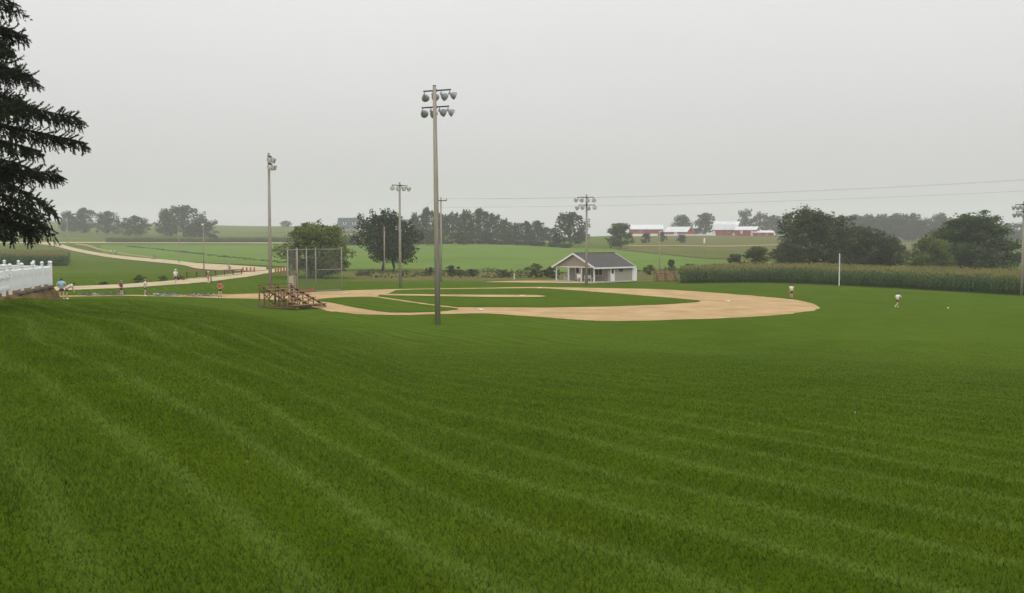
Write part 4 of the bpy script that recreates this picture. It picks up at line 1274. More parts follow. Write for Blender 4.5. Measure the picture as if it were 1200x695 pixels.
# ------------------------------------------------------------------ buildings
def wall_box(mb, x0, x1, y0, y1, z0, z1):
    mb.box(((x0 + x1) / 2, (y0 + y1) / 2, (z0 + z1) / 2), (x1 - x0, y1 - y0, z1 - z0))

def hut():
    o = G(696.3, 331.4, 100)
    t = thing('concession_hut', 'tan hut with grey shingle roof, white trim and open gabled porch', 'hut', o, R(45))
    # local x: along the long side (away right), local y: along the gable front (away left)
    gl = 44.5 * MPP(o.y) / 0.72; sl = 50 * MPP(o.y) / 0.70
    eave = 18.4 * MPP(o.y); apex = 32.8 * MPP(o.y + 3)
    por = 3.1                                    # depth of the porch
    MB().box((sl / 2, gl / 2, 0.03), (sl + .3, gl + .3, 0.16)).build('slab', 'concrete', t)
    w = MB()
    wall_box(w, por, sl, 0.0, 0.14, 0.1, eave); wall_box(w, por, sl, gl - .14, gl, 0.1, eave)
    wall_box(w, por, por + .14, 0.142, gl - .142, 0.1, eave); wall_box(w, sl - .14, sl, 0.142, gl - .142, 0.1, eave)
    w.build('wall', 'siding', t)
    for x, nm_ in ((0.05, 'front_gable'), (sl - .12, 'back_gable')):
        g = MB(); th = .10
        vs = [(x, 0.0, eave), (x, gl, eave), (x, gl / 2, apex - .08)]; vs += [(x + th, y, z) for _, y, z in vs]
        g.add(vs, [(0, 1, 2), (5, 4, 3), (0, 3, 4, 1), (1, 4, 5, 2), (2, 5, 3, 0)]); g.build(nm_, 'siding', t)
    MB().box((por / 2 + .1, gl / 2, eave - .08), (por - .1, gl - .3, .06)).build('porch_ceiling', 'white_paint', t)
    # roof: two slopes with thickness and overhang
    ov, oe, th = .35, .40, .14
    sl_ = (apex - eave) / (gl / 2)
    rf = []
    for sgn in (0, 1):
        y0 = -oe if sgn == 0 else gl + oe; z0 = eave - oe * sl_
        m = MB(); x0, x1 = -ov, sl + ov
        vs = [(x0, y0, z0), (x1, y0, z0), (x1, gl / 2, apex), (x0, gl / 2, apex)]; vs += [(x, y, z + th) for x, y, z in vs]
        m.add(vs, [(3, 2, 1, 0), (4, 5, 6, 7), (0, 1, 5, 4), (1, 2, 6, 5), (2, 3, 7, 6), (3, 0, 4, 7)])
        rf.append(m.build('roof_slope', 'shingle', t))
        MB().beam((x0 - .01, y0 + (-.03 if sgn == 0 else .03), z0 + .03), (x1 + .01, y0 + (-.03 if sgn == 0 else .03), z0 + .03), .05, .20).build('fascia', 'white_paint', t)
        for xx in (x0 - .03, x1 + .03):
            MB().beam((xx, y0, z0 + .04), (xx, gl / 2, apex + .04), .05, .24).build('rake_board', 'white_paint', t)
    MB().beam((-ov - .02, gl / 2, apex + th + .01), (sl + ov + .02, gl / 2, apex + th + .01), .28, .05).build('ridge_cap', 'shingle', t)
    for f in (0.015, 0.335, 0.665, 0.985):
        MB().box((0.12, gl * f, eave / 2 + .05), (.15, .15, eave - .1)).build('porch_column', 'white_paint', t)
    MB().box((0.12, gl / 2, eave - .06), (.16, gl, .16)).build('porch_beam', 'white_paint', t)
    # side openings
    def door(c, along, n, glass=True):
        d = MB().box((c[0], c[1], 1.13), (.95 if along == 'x' else .05, .05 if along == 'x' else .95, 2.02)).build('door', 'white_paint', t)
        k = Vector(n) * 0.035
        MB().box((c[0] + k.x, c[1] + k.y, 1.62), (.46 if along == 'x' else .03, .03 if along == 'x' else .46, .82)).build('pane', 'window_glass', d)
        MB().box((c[0] + k.x * 1.4 + (.36 if along == 'x' else 0), c[1] + k.y * 1.4 + (.36 if along == 'y' else 0), 1.05), (.06, .06, .06)).build('door_knob', 'steel', d)
    door((por + .95, -.028, 0), 'x', (0, -1, 0))
    door((por - .028, gl * .78, 0), 'y', (-1, 0, 0))
    def window(c, w_, h_, along, n):
        f = MB()
        bx = (w_, .05) if along == 'x' else (.05, w_)
        for dz in (-h_ / 2 - .03, h_ / 2 + .03): f.box((c[0], c[1], c[2] + dz), (bx[0] + (.12 if along == 'x' else 0), bx[1] + (.12 if along == 'y' else 0), .06))
        for k in (-w_ / 2 - .03, 0, w_ / 2 + .03): f.box((c[0] + (k if along == 'x' else 0), c[1] + (k if along == 'y' else 0), c[2]), (.055 if along == 'x' else .05, .055 if along == 'y' else .05, h_))
        wn_ = f.build('window', 'white_paint' if along == 'y' else 'siding', t)
        nn = Vector(n)
        for s in (-1, 1):
            k = s * w_ / 4
            MB().box((c[0] + (k if along == 'x' else 0) - nn.x * .008, c[1] + (k if along == 'y' else 0) - nn.y * .008, c[2]), ((w_ / 2 - .06) if along == 'x' else .02, (w_ / 2 - .06) if along == 'y' else .02, h_)).build('pane', 'window_glass', wn_)
    window((por + (sl - por) * .52, -.028, 1.66), 0.86, 0.42, 'x', (0, -1, 0))
    window((por - .028, gl * .50, 1.45), 0.7, 0.95, 'y', (-1, 0, 0))
    window((por - .028, gl * .24, 1.45), 1.5, 0.95, 'y', (-1, 0, 0))
    # white lean-to at the back end
    MB().box((sl + .62, 0.75, 1.02), (1.15, 1.4, 2.05)).build('lean_to', 'white_paint', t)
    MB().box((sl + .62, 0.75, 2.08), (1.35, 1.6, .06)).build('lean_to_roof', 'shingle', t)
    c45, s45 = math.cos(R(45)), math.sin(R(45))
    W = lambda x, y, z=0.11: Vector((o.x + x * c45 - y * s45, o.y + x * s45 + y * c45, o.z + z))
    # porch furniture
    def chair(x, y, rz, lab):
        c = thing('patio_chair', lab, 'chair', W(x, y), rz, 'chairs on the porch')
        MB().box((0, 0, .43), (.46, .44, .04)).build('seat', 'white_paint', c)
        MB().box((0, .21, .66), (.46, .035, .46)).build('backrest', 'white_paint', c)
        for a, b_ in ((-.2, -.19), (.2, -.19), (-.2, .19), (.2, .19)):
            MB().box((a, b_, .205), (.04, .04, .41)).build('leg', 'white_paint', c)
    for x, y, rz in ((1.0, gl * .16, .6), (1.3, gl * .28, 2.5), (.8, gl * .80, .3), (1.6, gl * .92, 3.5)):
        chair(x, y, rz + R(45), 'white patio chair under the hut porch')
    tb = thing('patio_table', 'small round table under the hut porch', 'table', W(1.2, gl * .60))
    MB().lathe([(0, .001), (0, .5), (.04, .5), (.04, .001)], (0, 0, .70), (0, 0, 1), 18).build('table_top', 'dark_wood', tb)
    MB().tube([(0, 0, .03), (0, 0, .70)], .04, 8).build('pedestal', 'dark_metal', tb)
    MB().lathe([(0, .3), (.03, .28), (.03, .001)], (0, 0, 0), (0, 0, 1), 16).build('foot', 'dark_metal', tb)
    for k, y in enumerate((gl * .42, gl * .66)):
        sgn = thing('price_board', ('white menu board leaning on the porch column beside the light pole', 'white bin standing on the porch by the hut door')[k], ('sign', 'bin')[k], W(0.35 + .5 * k, y if k == 0 else gl * .30))
        if k == 0:
            MB().box((0, 0, .75), (.8, .05, .6)).build('panel', 'chalk_white', sgn); MB().box((-.3, 0, .23), (.05, .05, .46)).build('leg', 'white_paint', sgn); MB().box((.3, 0, .23), (.05, .05, .46)).build('leg', 'white_paint', sgn)
            sgn.name = 'menu_board'; sgn.rotation_euler = (0, 0, R(-45))
        else:
            MB().lathe([(0, .001), (0, .22), (.75, .27), (.75, .001)], (0, 0, 0), (0, 0, 1), 14).build('body', 'chalk_white', sgn, True)
            MB().lathe([(0, .28), (.06, .28), (.14, .12), (.15, .001)], (0, 0, .75), (0, 0, 1), 14).build('lid', 'white_paint', sgn)
            sgn.name = 'litter_bin'
hut()

def gable_building(name, label, cat, px0, px1, depth, y_base, y_eave, y_top, width, wallm, roofm, trim='white_paint', gambrel=False, turn=0.0, doors=(), windows=(), skirt=None, end_window=False):
    """barn or house: long side towards the field; px0..px1 is the long side"""
    a = AT((px0 + px1) / 2, depth)
    ln = (px1 - px0) * MPP(depth) / math.cos(turn); ze = (y_base - y_eave) * MPP(depth); zt = (y_base - y_top) * MPP(depth)
    zb = ZROW(y_base, depth)
    t = thing(name, label, cat, (a.x, a.y, zb), turn)
    fnd = zb - a.z
    m = MB(); wall_box(m, -ln / 2, ln / 2, 0, width, min(-1.5, -fnd - 1), ze); w = m.build('wall', wallm, t)
    if skirt: MB().box((0, -.03, ze * skirt / 2 - .2), (ln + .05, .05, ze * skirt + .4)).build('skirting', 'off_white', t)
    ov = .4
    if gambrel: prof = [(-ov, ze - .3), (width * .18, ze + (zt - ze) * .62), (width / 2, zt), (width * .82, ze + (zt - ze) * .62), (width + ov, ze - .3)]
    else: prof = [(-ov, ze - ov * (zt - ze) / (width / 2)), (width / 2, zt), (width + ov, ze - ov * (zt - ze) / (width / 2))]
    for i in range(len(prof) - 1):
        (y0, z0), (y1, z1) = prof[i], prof[i + 1]
        m = MB(); vs = [(-ln / 2 - ov, y0, z0), (ln / 2 + ov, y0, z0), (ln / 2 + ov, y1, z1), (-ln / 2 - ov, y1, z1)]; vs += [(x, y, z + .18) for x, y, z in vs]
        m.add(vs, [(3, 2, 1, 0), (4, 5, 6, 7), (0, 1, 5, 4), (1, 2, 6, 5), (2, 3, 7, 6), (3, 0, 4, 7)]); m.build('roof_slope', roofm, t)
    for sx in (-1, 1):
        x = sx * ln / 2 - sx * .1
        ys = [(0, ze - .01)] + [(max(0, min(width, y)), z - .02) for y, z in prof[1:-1]] + [(width, ze - .01)]
        n = len(ys); m = MB()
        m.add([(x, y, z) for y, z in ys] + [(x + sx * .12, y, z) for y, z in ys], [tuple(range(n)), tuple(range(2 * n - 1, n - 1, -1))] + [(i, i + n, (i + 1) % n + n, (i + 1) % n) for i in range(n)])
        m.build('gable_end', wallm, t)
        if end_window: MB().box((x + sx * .14, width / 2, ze + (zt - ze) * .35), (.06, 1.0, 1.1)).build('window', 'window_glass', t)
    for (fx, w_, h_, z_, mm) in doors:
        d = MB().box((ln * fx, -.06, z_ + h_ / 2), (w_, .08, h_)).build('door', mm, t)
        MB().box((ln * fx, -.11, z_ + h_ / 2), (.12, .03, h_ * .96)).build('door_batten', 'off_white' if mm != 'off_white' else 'barn_red', d)
    for (fx, w_, h_, z_) in windows:
        f = MB().box((ln * fx, -.04, z_ + h_ / 2), (w_ + .25, .06, h_ + .25)).build('window', trim, t)
        MB().box((ln * fx, -.085, z_ + h_ / 2), (w_, .04, h_)).build('pane', 'window_glass', f)
    return t, ln, ze, zt
gable_building('long_barn', 'long low red barn with white roof and pale skirting on the hill', 'barn', 739, 777, 655, 276.3, 268.6, 263.6, 10, 'barn_red', 'barn_roof', doors=[(.42, 2.4, 3.0, 0, 'off_white')], skirt=.30, windows=[(-.2, 1, .8, 2.3)])
gable_building('small_barn', 'small red barn with bright white roof, next to the long barn', 'barn', 780, 803, 640, 276.0, 271.6, 266.0, 9, 'barn_red', 'barn_roof', turn=R(-38), doors=[(0, 2.2, 2.2, 0, 'off_white')], end_window=True)
gable_building('gambrel_barn', 'big red gambrel barn with white roof, tallest of the farm', 'barn', 836, 862, 655, 277.2, 269.0, 259.6, 11, 'barn_red', 'barn_roof', gambrel=True, turn=R(-27), doors=[(-.44, 1.3, 3.6, 0, 'off_white'), (.36, 1.5, 2.2, 0, 'off_white')], windows=[(.15, 1.0, 1.3, 2.6), (.42, 1.0, 1.3, 2.6)], end_window=True)
gable_building('red_barn_wing', 'red barn with low white roof, joined below the gambrel barn', 'barn', 862, 884, 645, 277.6, 269.4, 265.8, 8, 'barn_red', 'barn_roof', turn=R(-30), doors=[(-.18, 1.3, 2.0, 2.0, 'off_white'), (.30, 1.2, 3.8, 0, 'off_white')])
gable_building('low_shed', 'low long red shed with thin pale roof at the end of the farm', 'shed', 883, 906, 640, 277.8, 272.6, 270.4, 9, 'barn_red', 'barn_roof', turn=R(-4), windows=[(-.2, 1.0, .8, 1.2), (.15, 1.0, .8, 1.2)])
gable_building('silver_shed', 'grey outbuilding between the small barn and the round tree', 'shed', 806, 818, 690, 276, 267.5, 263.5, 8, 'blue_roof', 'barn_roof', windows=[(0, 1.2, 1.2, 1.5)])
def board_fence(label, px0, px1, row, depth, h=1.3):
    a = AT(px0, depth); b = AT(px1, depth); z = ZROW(row, depth)
    t = thing('board_fence', label, 'fence', (a.x, a.y, a.z))
    n = int((b.x - a.x) / 2.8)
    P = [Vector((a.x + (b.x - a.x) * i / n - a.x, 0, h1(a.x + (b.x - a.x) * i / n, a.y) - a.z)) for i in range(n + 1)]
    for i, p in enumerate(P):
        MB().box((p.x, p.y, p.z + h / 2 - .1), (.18, .18, h + .2)).build('post', 'off_white', t)
        if i < n:
            for zr in (.35, .75, 1.15):
                MB().beam(p + Vector((0.09, -.02, zr)), P[i + 1] + Vector((-.09, -.02, zr)), .06, .24).build('board', 'off_white', t)
board_fence('white board fence along the front of the farm', 778, 838, 276, 632)

def farmhouse():
    t, ln, ze, zt = gable_building('farmhouse', 'distant white farmhouse with slate-blue roof, two dormers and a porch', 'house', 396, 423, 640, 271.2, 265.0, 255.6, 9, 'off_white', 'blue_roof', windows=[(-.30, 1.0, 1.5, 1.0), (-.12, 1.0, 1.5, 1.0), (.28, 1.0, 1.5, 1.0)], doors=[(.08, 1.1, 2.2, .1, 'dark_wood')])
    for fx in (-.20, .20):
        d = MB().box((ln * fx, 1.7, ze + 1.75), (1.9, 2.0, 1.7)).build('dormer', 'off_white', t)
        m = MB(); x0 = ln * fx
        vs = [(x0 - 1.2, .5, ze + 2.5), (x0, .5, ze + 3.5), (x0 + 1.2, .5, ze + 2.5)]; vs += [(x, 3.6, z) for x, y, z in vs]
        m.add(vs, [(2, 1, 0), (3, 4, 5), (0, 1, 4, 3), (1, 2, 5, 4), (2, 0, 3, 5)]); m.build('dormer_roof', 'blue_roof', d)
        MB().box((x0, .66, ze + 1.75), (.9, .06, 1.1)).build('pane', 'window_glass', d)
    MB().box((0, -1.3, .1), (ln, 2.5, .3)).build('porch_floor', 'concrete', t)
    m = MB(); vs = [(-ln / 2 - .3, -2.8, ze - .7), (ln / 2 + .3, -2.8, ze - .7), (ln / 2 + .3, .1, ze + .15), (-ln / 2 - .3, .1, ze + .15)]; vs += [(x, y, z + .16) for x, y, z in vs]
    m.add(vs, [(3, 2, 1, 0), (4, 5, 6, 7), (0, 1, 5, 4), (1, 2, 6, 5), (2, 3, 7, 6), (3, 0, 4, 7)]); m.build('porch_roof', 'blue_roof', t)
    for k in range(6):
        MB().box((-ln / 2 + .25 + (ln - .5) * k / 5, -2.5, (ze - .6) / 2 + .1), (.28, .28, ze - .7)).build('porch_column', 'white_paint', t)
    gable_building('house_wing', 'lower blue-roofed wing beside the dormered farmhouse', 'house', 423, 436, 641, 271.0, 266.0, 258.6, 7.5, 'off_white', 'blue_roof', doors=[(.1, 2.6, 2.3, 0, 'dark_wood')])
    gable_building('white_garage', 'white gabled garage just showing past the twin-trunked tree', 'garage', 462, 480, 650, 271.5, 262.5, 257.5, 8, 'off_white', 'blue_roof', turn=R(12), windows=[(.3, 1.1, 1.4, 1.4)])
farmhouse()

# ------------------------------------------------------------------ people
def skin_mesh(name, V, Ed, rad, m, root=0, sub=1):
    me = bpy.data.meshes.new(name + '_cage')
    me.from_pydata([tuple(v) for v in V], Ed, [])
    o = bpy.data.objects.new(name + '_cage', me); COL.objects.link(o)
    md = o.modifiers.new('skin', 'SKIN'); md.use_smooth_shade = True
    if not me.skin_vertices: 
        bpy.context.view_layer.objects.active = o
    sv = me.skin_vertices[0].data if me.skin_vertices else None
    if sv is None:
        raise RuntimeError('no skin layer')
    for i, r in enumerate(rad):
        sv[i].radius = (r, r) if isinstance(r, (int, float)) else r
        sv[i].use_root = (i == root)
    s = o.modifiers.new('sub', 'SUBSURF'); s.levels = sub; s.render_levels = sub
    dg = bpy.context.evaluated_depsgraph_get()
    out = bpy.data.meshes.new_from_object(o.evaluated_get(dg))
    out.name = name
    bpy.data.objects.remove(o); bpy.data.meshes.remove(me)
    out.materials.clear(); out.materials.append(MATS[m])
    for p in out.polygons: p.use_smooth = True
    return out

POSE = {}
def pose(kind):
    J = dict(pel=(0, 0, .53), spi=(0, 0, .63), che=(0, 0, .745), nec=(0, .005, .83), chi=(0, .018, .872), hea=(0, .012, .925),
             shl=(-.105, 0, .795), shr=(.105, 0, .795), ell=(-.14, -.015, .635), elr=(.14, -.015, .635), wrl=(-.145, .04, .49), wrr=(.145, .04, .49),
             hil=(-.05, 0, .50), hir=(.05, 0, .50), knl=(-.055, .015, .28), knr=(.055, .015, .28), anl=(-.055, -.01, .045), anr=(.055, -.01, .045), tol=(-.065, .075, .018), tor=(.065, .075, .018))
    if kind == 'hips': J.update(ell=(-.20, -.05, .66), wrl=(-.105, .02, .56), elr=(.20, -.05, .66), wrr=(.105, .02, .56), anl=(-.08, -.01, .045), anr=(.08, -.01, .045), tol=(-.11, .07, .018), tor=(.11, .07, .018), knl=(-.07, .01, .28), knr=(.07, .01, .28))
    if kind == 'camera': J.update(ell=(-.13, .06, .66), wrl=(-.05, .15, .78), elr=(.13, .06, .66), wrr=(.05, .15, .78))
    if kind == 'walk': J.update(knl=(-.05, .08, .29), anl=(-.05, .07, .05), tol=(-.05, .155, .03), knr=(.05, -.02, .285), anr=(.05, -.13, .075), tor=(.055, -.07, .018), wrl=(-.14, -.04, .50), ell=(-.14, -.05, .64), wrr=(.14, .13, .53), elr=(.14, .0, .635))
    if kind == 'run': J.update(spi=(0, .02, .62), che=(0, .06, .73), nec=(0, .09, .81), chi=(0, .11, .852), hea=(0, .105, .905), shl=(-.105, .06, .775), shr=(.105, .06, .775), knl=(-.05, .12, .32), anl=(-.05, .10, .09), tol=(-.05, .18, .065), knr=(.05, -.06, .29), anr=(.05, -.24, .15), tor=(.055, -.22, .075), ell=(-.15, -.05, .66), wrl=(-.13, .04, .58), elr=(.15, .12, .65), wrr=(.11, .21, .72))
    if kind == 'bend': J.update(spi=(0, .07, .60), che=(0, .19, .66), nec=(0, .27, .71), chi=(0, .31, .715), hea=(0, .34, .755), shl=(-.10, .23, .69), shr=(.10, .23, .69), ell=(-.12, .27, .55), elr=(.12, .27, .55), wrl=(-.09, .31, .42), wrr=(.09, .31, .42))
    if kind == 'ride':      # seated over a bicycle, pelvis on the saddle
        J.update(pel=(0, -.10, .60), spi=(0, -.04, .69), che=(0, .07, .78), nec=(0, .15, .84), chi=(0, .18, .87), hea=(0, .19, .92), shl=(-.10, .10, .81), shr=(.10, .10, .81), ell=(-.13, .20, .70), elr=(.13, .20, .70), wrl=(-.12, .32, .63), wrr=(.12, .32, .63),
                 hil=(-.05, -.09, .58), hir=(.05, -.09, .58), knl=(-.055, .10, .45), knr=(.055, .06, .36), anl=(-.06, .03, .26), anr=(.06, .0, .15), tol=(-.065, .11, .235), tor=(.065, .08, .125))
    return {k: np.array(v) for k, v in J.items()}

def person_meshes(kind):
    if kind in POSE: return POSE[kind]
    J = pose(kind)
    V, E_, Rr, ix = [], [], [], {}
    def add(k, p, r, to=None):
        ix[k] = len(V); V.append(np.array(p)); Rr.append(r)
        if to is not None: E_.append((ix[to], ix[k]))
    add('pel', J['pel'], (.085, .062)); add('spi', J['spi'], (.075, .055), 'pel'); add('che', J['che'], (.088, .060), 'spi')
    add('nec', J['nec'], .032, 'che'); add('chi', J['chi'], (.042, .046), 'nec'); add('hea', J['hea'], (.046, .055), 'chi')
    for s in 'lr':
        sg = -1 if s == 'l' else 1
        add('sh' + s, J['sh' + s], .036, 'che'); add('el' + s, J['el' + s], .026, 'sh' + s); add('wr' + s, J['wr' + s], .017, 'el' + s)
        d = J['wr' + s] - J['el' + s]; d /= np.linalg.norm(d)
        sd = np.array([sg * 1.0, 0, 0]) - d * d[0] * sg; sd /= np.linalg.norm(sd); fw = np.cross(d, sd) * sg
        if fw[1] < 0: fw = -fw
        pal = J['wr' + s] + d * .032; add('pa' + s, pal, .017, 'wr' + s)
        for f in range(4):                                   # four unequal fingers, slightly curled
            o = fw * (.018 - .012 * f); ln = (.040, .046, .043, .034)[f]
            add('f%d%s' % (f, s), pal + d * .020 + o, .0065, 'pa' + s); add('g%d%s' % (f, s), pal + d * (.020 + ln * .8) + o - sd * sg * .012 * sg, .0055, 'f%d%s' % (f, s))
        add('t0' + s, pal + fw * .022 - d * .004, .0075, 'pa' + s); add('t1' + s, pal + fw * .034 + d * .016, .006, 't0' + s)   # thumb from the side of the palm
        add('hi' + s, J['hi' + s], .055, 'pel'); add('kn' + s, J['kn' + s], .036, 'hi' + s); c = J['kn' + s] * .6 + J['an' + s] * .4 + np.array([0, -.012, 0]); add('ca' + s, c, .033, 'kn' + s)
        add('an' + s, J['an' + s], .022, 'ca' + s); add('to' + s, J['to' + s], .019, 'an' + s)
    body = skin_mesh('body', V, E_, Rr, 'skin_tone')
    def piece(keys, edges, rads, nm, m):
        return skin_mesh(nm, keys, edges, rads, m)
    lo = J['pel'] * .75 + J['spi'] * .25
    S = [lo, J['spi'], J['che'], J['nec'] * .55 + J['che'] * .45]
    Rs = [(.108, .084), (.104, .082), (.122, .094), (.088, .070)]
    Es = [(0, 1), (1, 2), (2, 3)]
    for s in 'lr':
        i = len(S); S += [J['sh' + s], J['sh' + s] * .35 + J['el' + s] * .65]; Rs += [.056, .046]; Es += [(2, i), (i, i + 1)]
    shirt = piece(S, Es, Rs, 'shirt', 'off_white')
    S = [J['pel'] * .5 + lo * .5, J['pel']]; Rs = [(.092, .072), (.094, .074)]; Es = [(0, 1)]
    for s in 'lr':
        i = len(S); k = J['hi' + s] * .38 + J['kn' + s] * .62
        S += [J['hi' + s], k]; Rs += [.064, .056]; Es += [(1, i), (i, i + 1)]
    shorts = piece(S, Es, Rs, 'shorts', 'navy')
    # hair / helmet cap over the crown of the head, tipped back
    up = J['hea'] - J['chi']; up /= np.linalg.norm(up)
    up = up + np.array([0, -.35, 0]); up /= np.linalg.norm(up)
    hc = J['hea'] + np.array([0, -.004, .0])
    cap = MB().lathe([(-.028, .050), (-.005, .0605), (.02, .060), (.042, .048), (.056, .028), (.061, .001)], hc, up, 14).mesh('hair', 'hair_brown', True)
    helm = MB().lathe([(-.006, .064), (.004, .070), (.026, .066), (.050, .050), (.066, .026), (.070, .001)], hc, up + np.array([0, .25, .2]), 14)
    helm = helm.mesh('helmet', 'helmet_white', True)
    face = MB(); fr = J['hea'] + np.array([0, .050, -.012])
    face.lathe([(-.012, .010), (.006, .008), (.014, .001)], fr + np.array([0, .004, -.012]), (0, 1, -.35), 8)
    nose = face.mesh('nose', 'skin_tone', True)
    eye = MB().lathe([(-.006, .001), (-.004, .0055), (.004, .0055), (.006, .001)], (0, 0, 0), (0, 1, 0), 8).mesh('eye', 'hair_brown')
    ear = MB().lathe([(-.006, .001), (-.004, .011), (.004, .011), (.006, .001)], (0, 0, 0), (1, 0, 0), 8).mesh('ear', 'skin_tone')
    shoe = []
    for s in 'lr':
        a, b = J['an' + s], J['to' + s]; d = b - a; d /= np.linalg.norm(d)
        shoe.append(MB().tube([a - d * .02 + np.array([0, 0, -.006]), a * .5 + b * .5, b + d * .008], [.030, .031, .020], 8).mesh('shoe', 'off_white', True))
    POSE[kind] = (body, shirt, shorts, cap, helm, nose, eye, ear, shoe, J)
    return POSE[kind]

def recol(o, m):
    o.material_slots[0].link = 'OBJECT'; o.material_slots[0].material = MATS[m]
    return o

def person(label, loc, height, face, kind='stand', shirt='off_white', shorts='navy', head='hair_brown', helmet=None, shoes='off_white', detail=True, lift=0.0, group=None):
    body, sh, st, cap, helm, nose, eye, ear, shoe, J = person_meshes(kind)
    lowest = min(J['tol'][2], J['tor'][2], J['anl'][2] - .03, J['anr'][2] - .03) if kind != 'ride' else 0
    t = thing('person', label, 'person', Vector(loc) + Vector((0, 0, lift + (0.004 - lowest) * height if kind == 'run' else lift)), face, group)
    t.scale = (height,) * 3
    obj('body', body, t)
    recol(obj('shirt', sh, t), shirt); recol(obj('shorts', st, t), shorts)
    recol(obj('hair', cap, t), head)
    if helmet: recol(obj('helmet', helm, t), helmet)
    if detail:
        obj('nose', nose, t)
        for s in (-1, 1):
            obj('eye', eye, t, tuple(J['hea'] + np.array([s * .019, .052, -.004]))); obj('ear', ear, t, tuple(J['hea'] + np.array([s * .049, 0, -.012])))
    for q in shoe: recol(obj('shoe', q, t), shoes)
    return t

# ------------------------------------------------------------------ bicycles
def bike_meshes():
    B = {}
    tyre = MB(); rim = MB()
    n = 28
    for mb, r0, r1 in ((tyre, .335, .018), (rim, .315, .008)):
        vs = []; fs = []
        for i in range(n):
            a = 2 * PI * i / n
            for k in range(6):
                b = 2 * PI * k / 6; rr = r0 + r1 * math.cos(b)
                vs.append((r1 * math.sin(b), rr * math.cos(a), rr * math.sin(a)))
        for i in range(n):
            for k in range(6):
                fs.append((i * 6 + k, ((i + 1) % n) * 6 + k, ((i + 1) % n) * 6 + (k + 1) % 6, i * 6 + (k + 1) % 6))
        mb.add(vs, fs)
    for i in range(12):
        a = 2 * PI * i / 12; rim.tube([(0.01 * (-1) ** i, .02 * math.cos(a + .5), .02 * math.sin(a + .5)), (0, .31 * math.cos(a), .31 * math.sin(a))], .0025, 4, False)
    rim.tube([(-.05, 0, 0), (.05, 0, 0)], .02, 8)
    B['tyre'] = tyre.mesh('tyre', 'rubber', True); B['rim'] = rim.mesh('rim', 'steel', True)
    W0, W1, bb, st, hd, hb = (0, -.50, .345), (0, .50, .345), (0, -.05, .29), (0, -.20, .80), (0, .34, .83), (0, .37, .66)
    f = MB()
    for a, b, r in ((bb, st, .017), (bb, hb, .02), ((0, -.185, .76), hd, .017), (W0, bb, .011), (W0, (0, -.19, .77), .010), (hd, hb, .019)):
        f.tube([a, b], r, 8)
    B['frame'] = f.mesh('frame', 'bike_blue', True)
    B['fork'] = MB().tube([hb, (-.05, .42, .50), (-.05, .50, .345)], .012, 6).tube([hb, (.05, .42, .50), (.05, .50, .345)], .012, 6).mesh('fork', 'bike_black', True)
    B['handlebar'] = MB().tube([hd, (0, .36, .93)], .014, 6).tube([(-.21, .44, .84), (-.22, .50, .93), (-.18, .42, .96), (0, .38, .95), (.18, .42, .96), (.22, .50, .93), (.21, .44, .84)], .013, 6).mesh('handlebar', 'bike_black', True)
    B['saddle'] = MB().tube([(0, -.32, .905), (0, -.25, .91), (0, -.10, .905)], [.065, .06, .018], 8).tube([st, (0, -.22, .90)], .013, 6).mesh('saddle', 'bike_black', True)
    B['crank'] = MB().lathe([(-.006, .001), (-.006, .09), (.006, .09), (.006, .001)], (.05, bb[1], bb[2]), (1, 0, 0), 16).tube([(.06, bb[1], bb[2]), (.07, .05, .16)], .012, 5).tube([(-.06, bb[1], bb[2]), (-.07, -.15, .42)], .012, 5).box((.11, .05, .16), (.09, .07, .02)).box((-.11, -.15, .42), (.09, .07, .02)).mesh('crank', 'steel', True)
    return B
BIKE = bike_meshes()
def bicycle(label, loc, rz, colour, lying=False, group=None):
    t = thing('bicycle', label, 'bicycle', loc, rz, group)
    recol(obj('frame', BIKE['frame'], t), colour)
    for k in ('fork', 'handlebar', 'saddle', 'crank'): obj(k, BIKE[k], t)
    for y in (-.50, .50):
        w = obj('wheel', BIKE['tyre'], t, (0, y, .353)); obj('rim', BIKE['rim'], w)
    if lying:
        t.rotation_mode = 'XYZ'
        t.rotation_euler = (0, R(80), rz)
        t.location = Vector(loc) + Vector((0, 0, 0.09))
    return t

def on_field(px, py):
    p = GP(px, py); p.z = h1(p.x, p.y); return p
def px_h(n, depth): return n * MPP(depth)

# by the fence corner
def at_hill(px, dep): return AT(px, dep)
m1 = AT(71.5, 84)
person('man in light blue shirt and dark shorts beside the fence corner', m1, px_h(26, 84), R(20), 'hips', 'light_blue', 'navy', 'hair_brown', None, 'off_white')
m2 = AT(77.5, 86)
person('person in white top bending over next to the man in blue', m2, px_h(24.5, 86), R(-75), 'bend', 'off_white', 'navy', 'hair_brown', None, 'off_white')
p = on_field(142.5, 347.9); person('person in plum top and black shorts standing on the dirt path', p, px_h(18.6, p.y), R(-30), 'hips', 'plum', 'black_cloth', 'hair_brown', 'helmet_grey')
p = on_field(170, 347.9); person('person in white top and black shorts standing by the laid-down bicycles', p, px_h(20.4, p.y), R(-70), 'camera', 'off_white', 'black_cloth', 'hair_fair', None)
p = on_field(258, 348.4); person('person in red and white top and black shorts at the end of the bicycle row', p, px_h(19.2, p.y), R(40), 'hips', 'red_cloth', 'black_cloth', 'hair_brown', None, 'black_cloth')
p = G(206, 333.6, 80); person('walker in white jersey and white helmet on the gravel lane', p, px_h(18.4, p.y), R(-20), 'walk', 'off_white', 'black_cloth', 'hair_brown', 'helmet_white')
p = G(244, 331.4, 80); person('person in pale pink top bending beside a bicycle on the lane', p, px_h(13.6, p.y) * 1.0, R(-90), 'stand', 'red_cloth', 'black_cloth', 'hair_fair', 'helmet_white')
q = G(247.5, 331.2, 80); bicycle('red bicycle standing on the gravel lane beside its owner', q, R(20), 'bike_red')
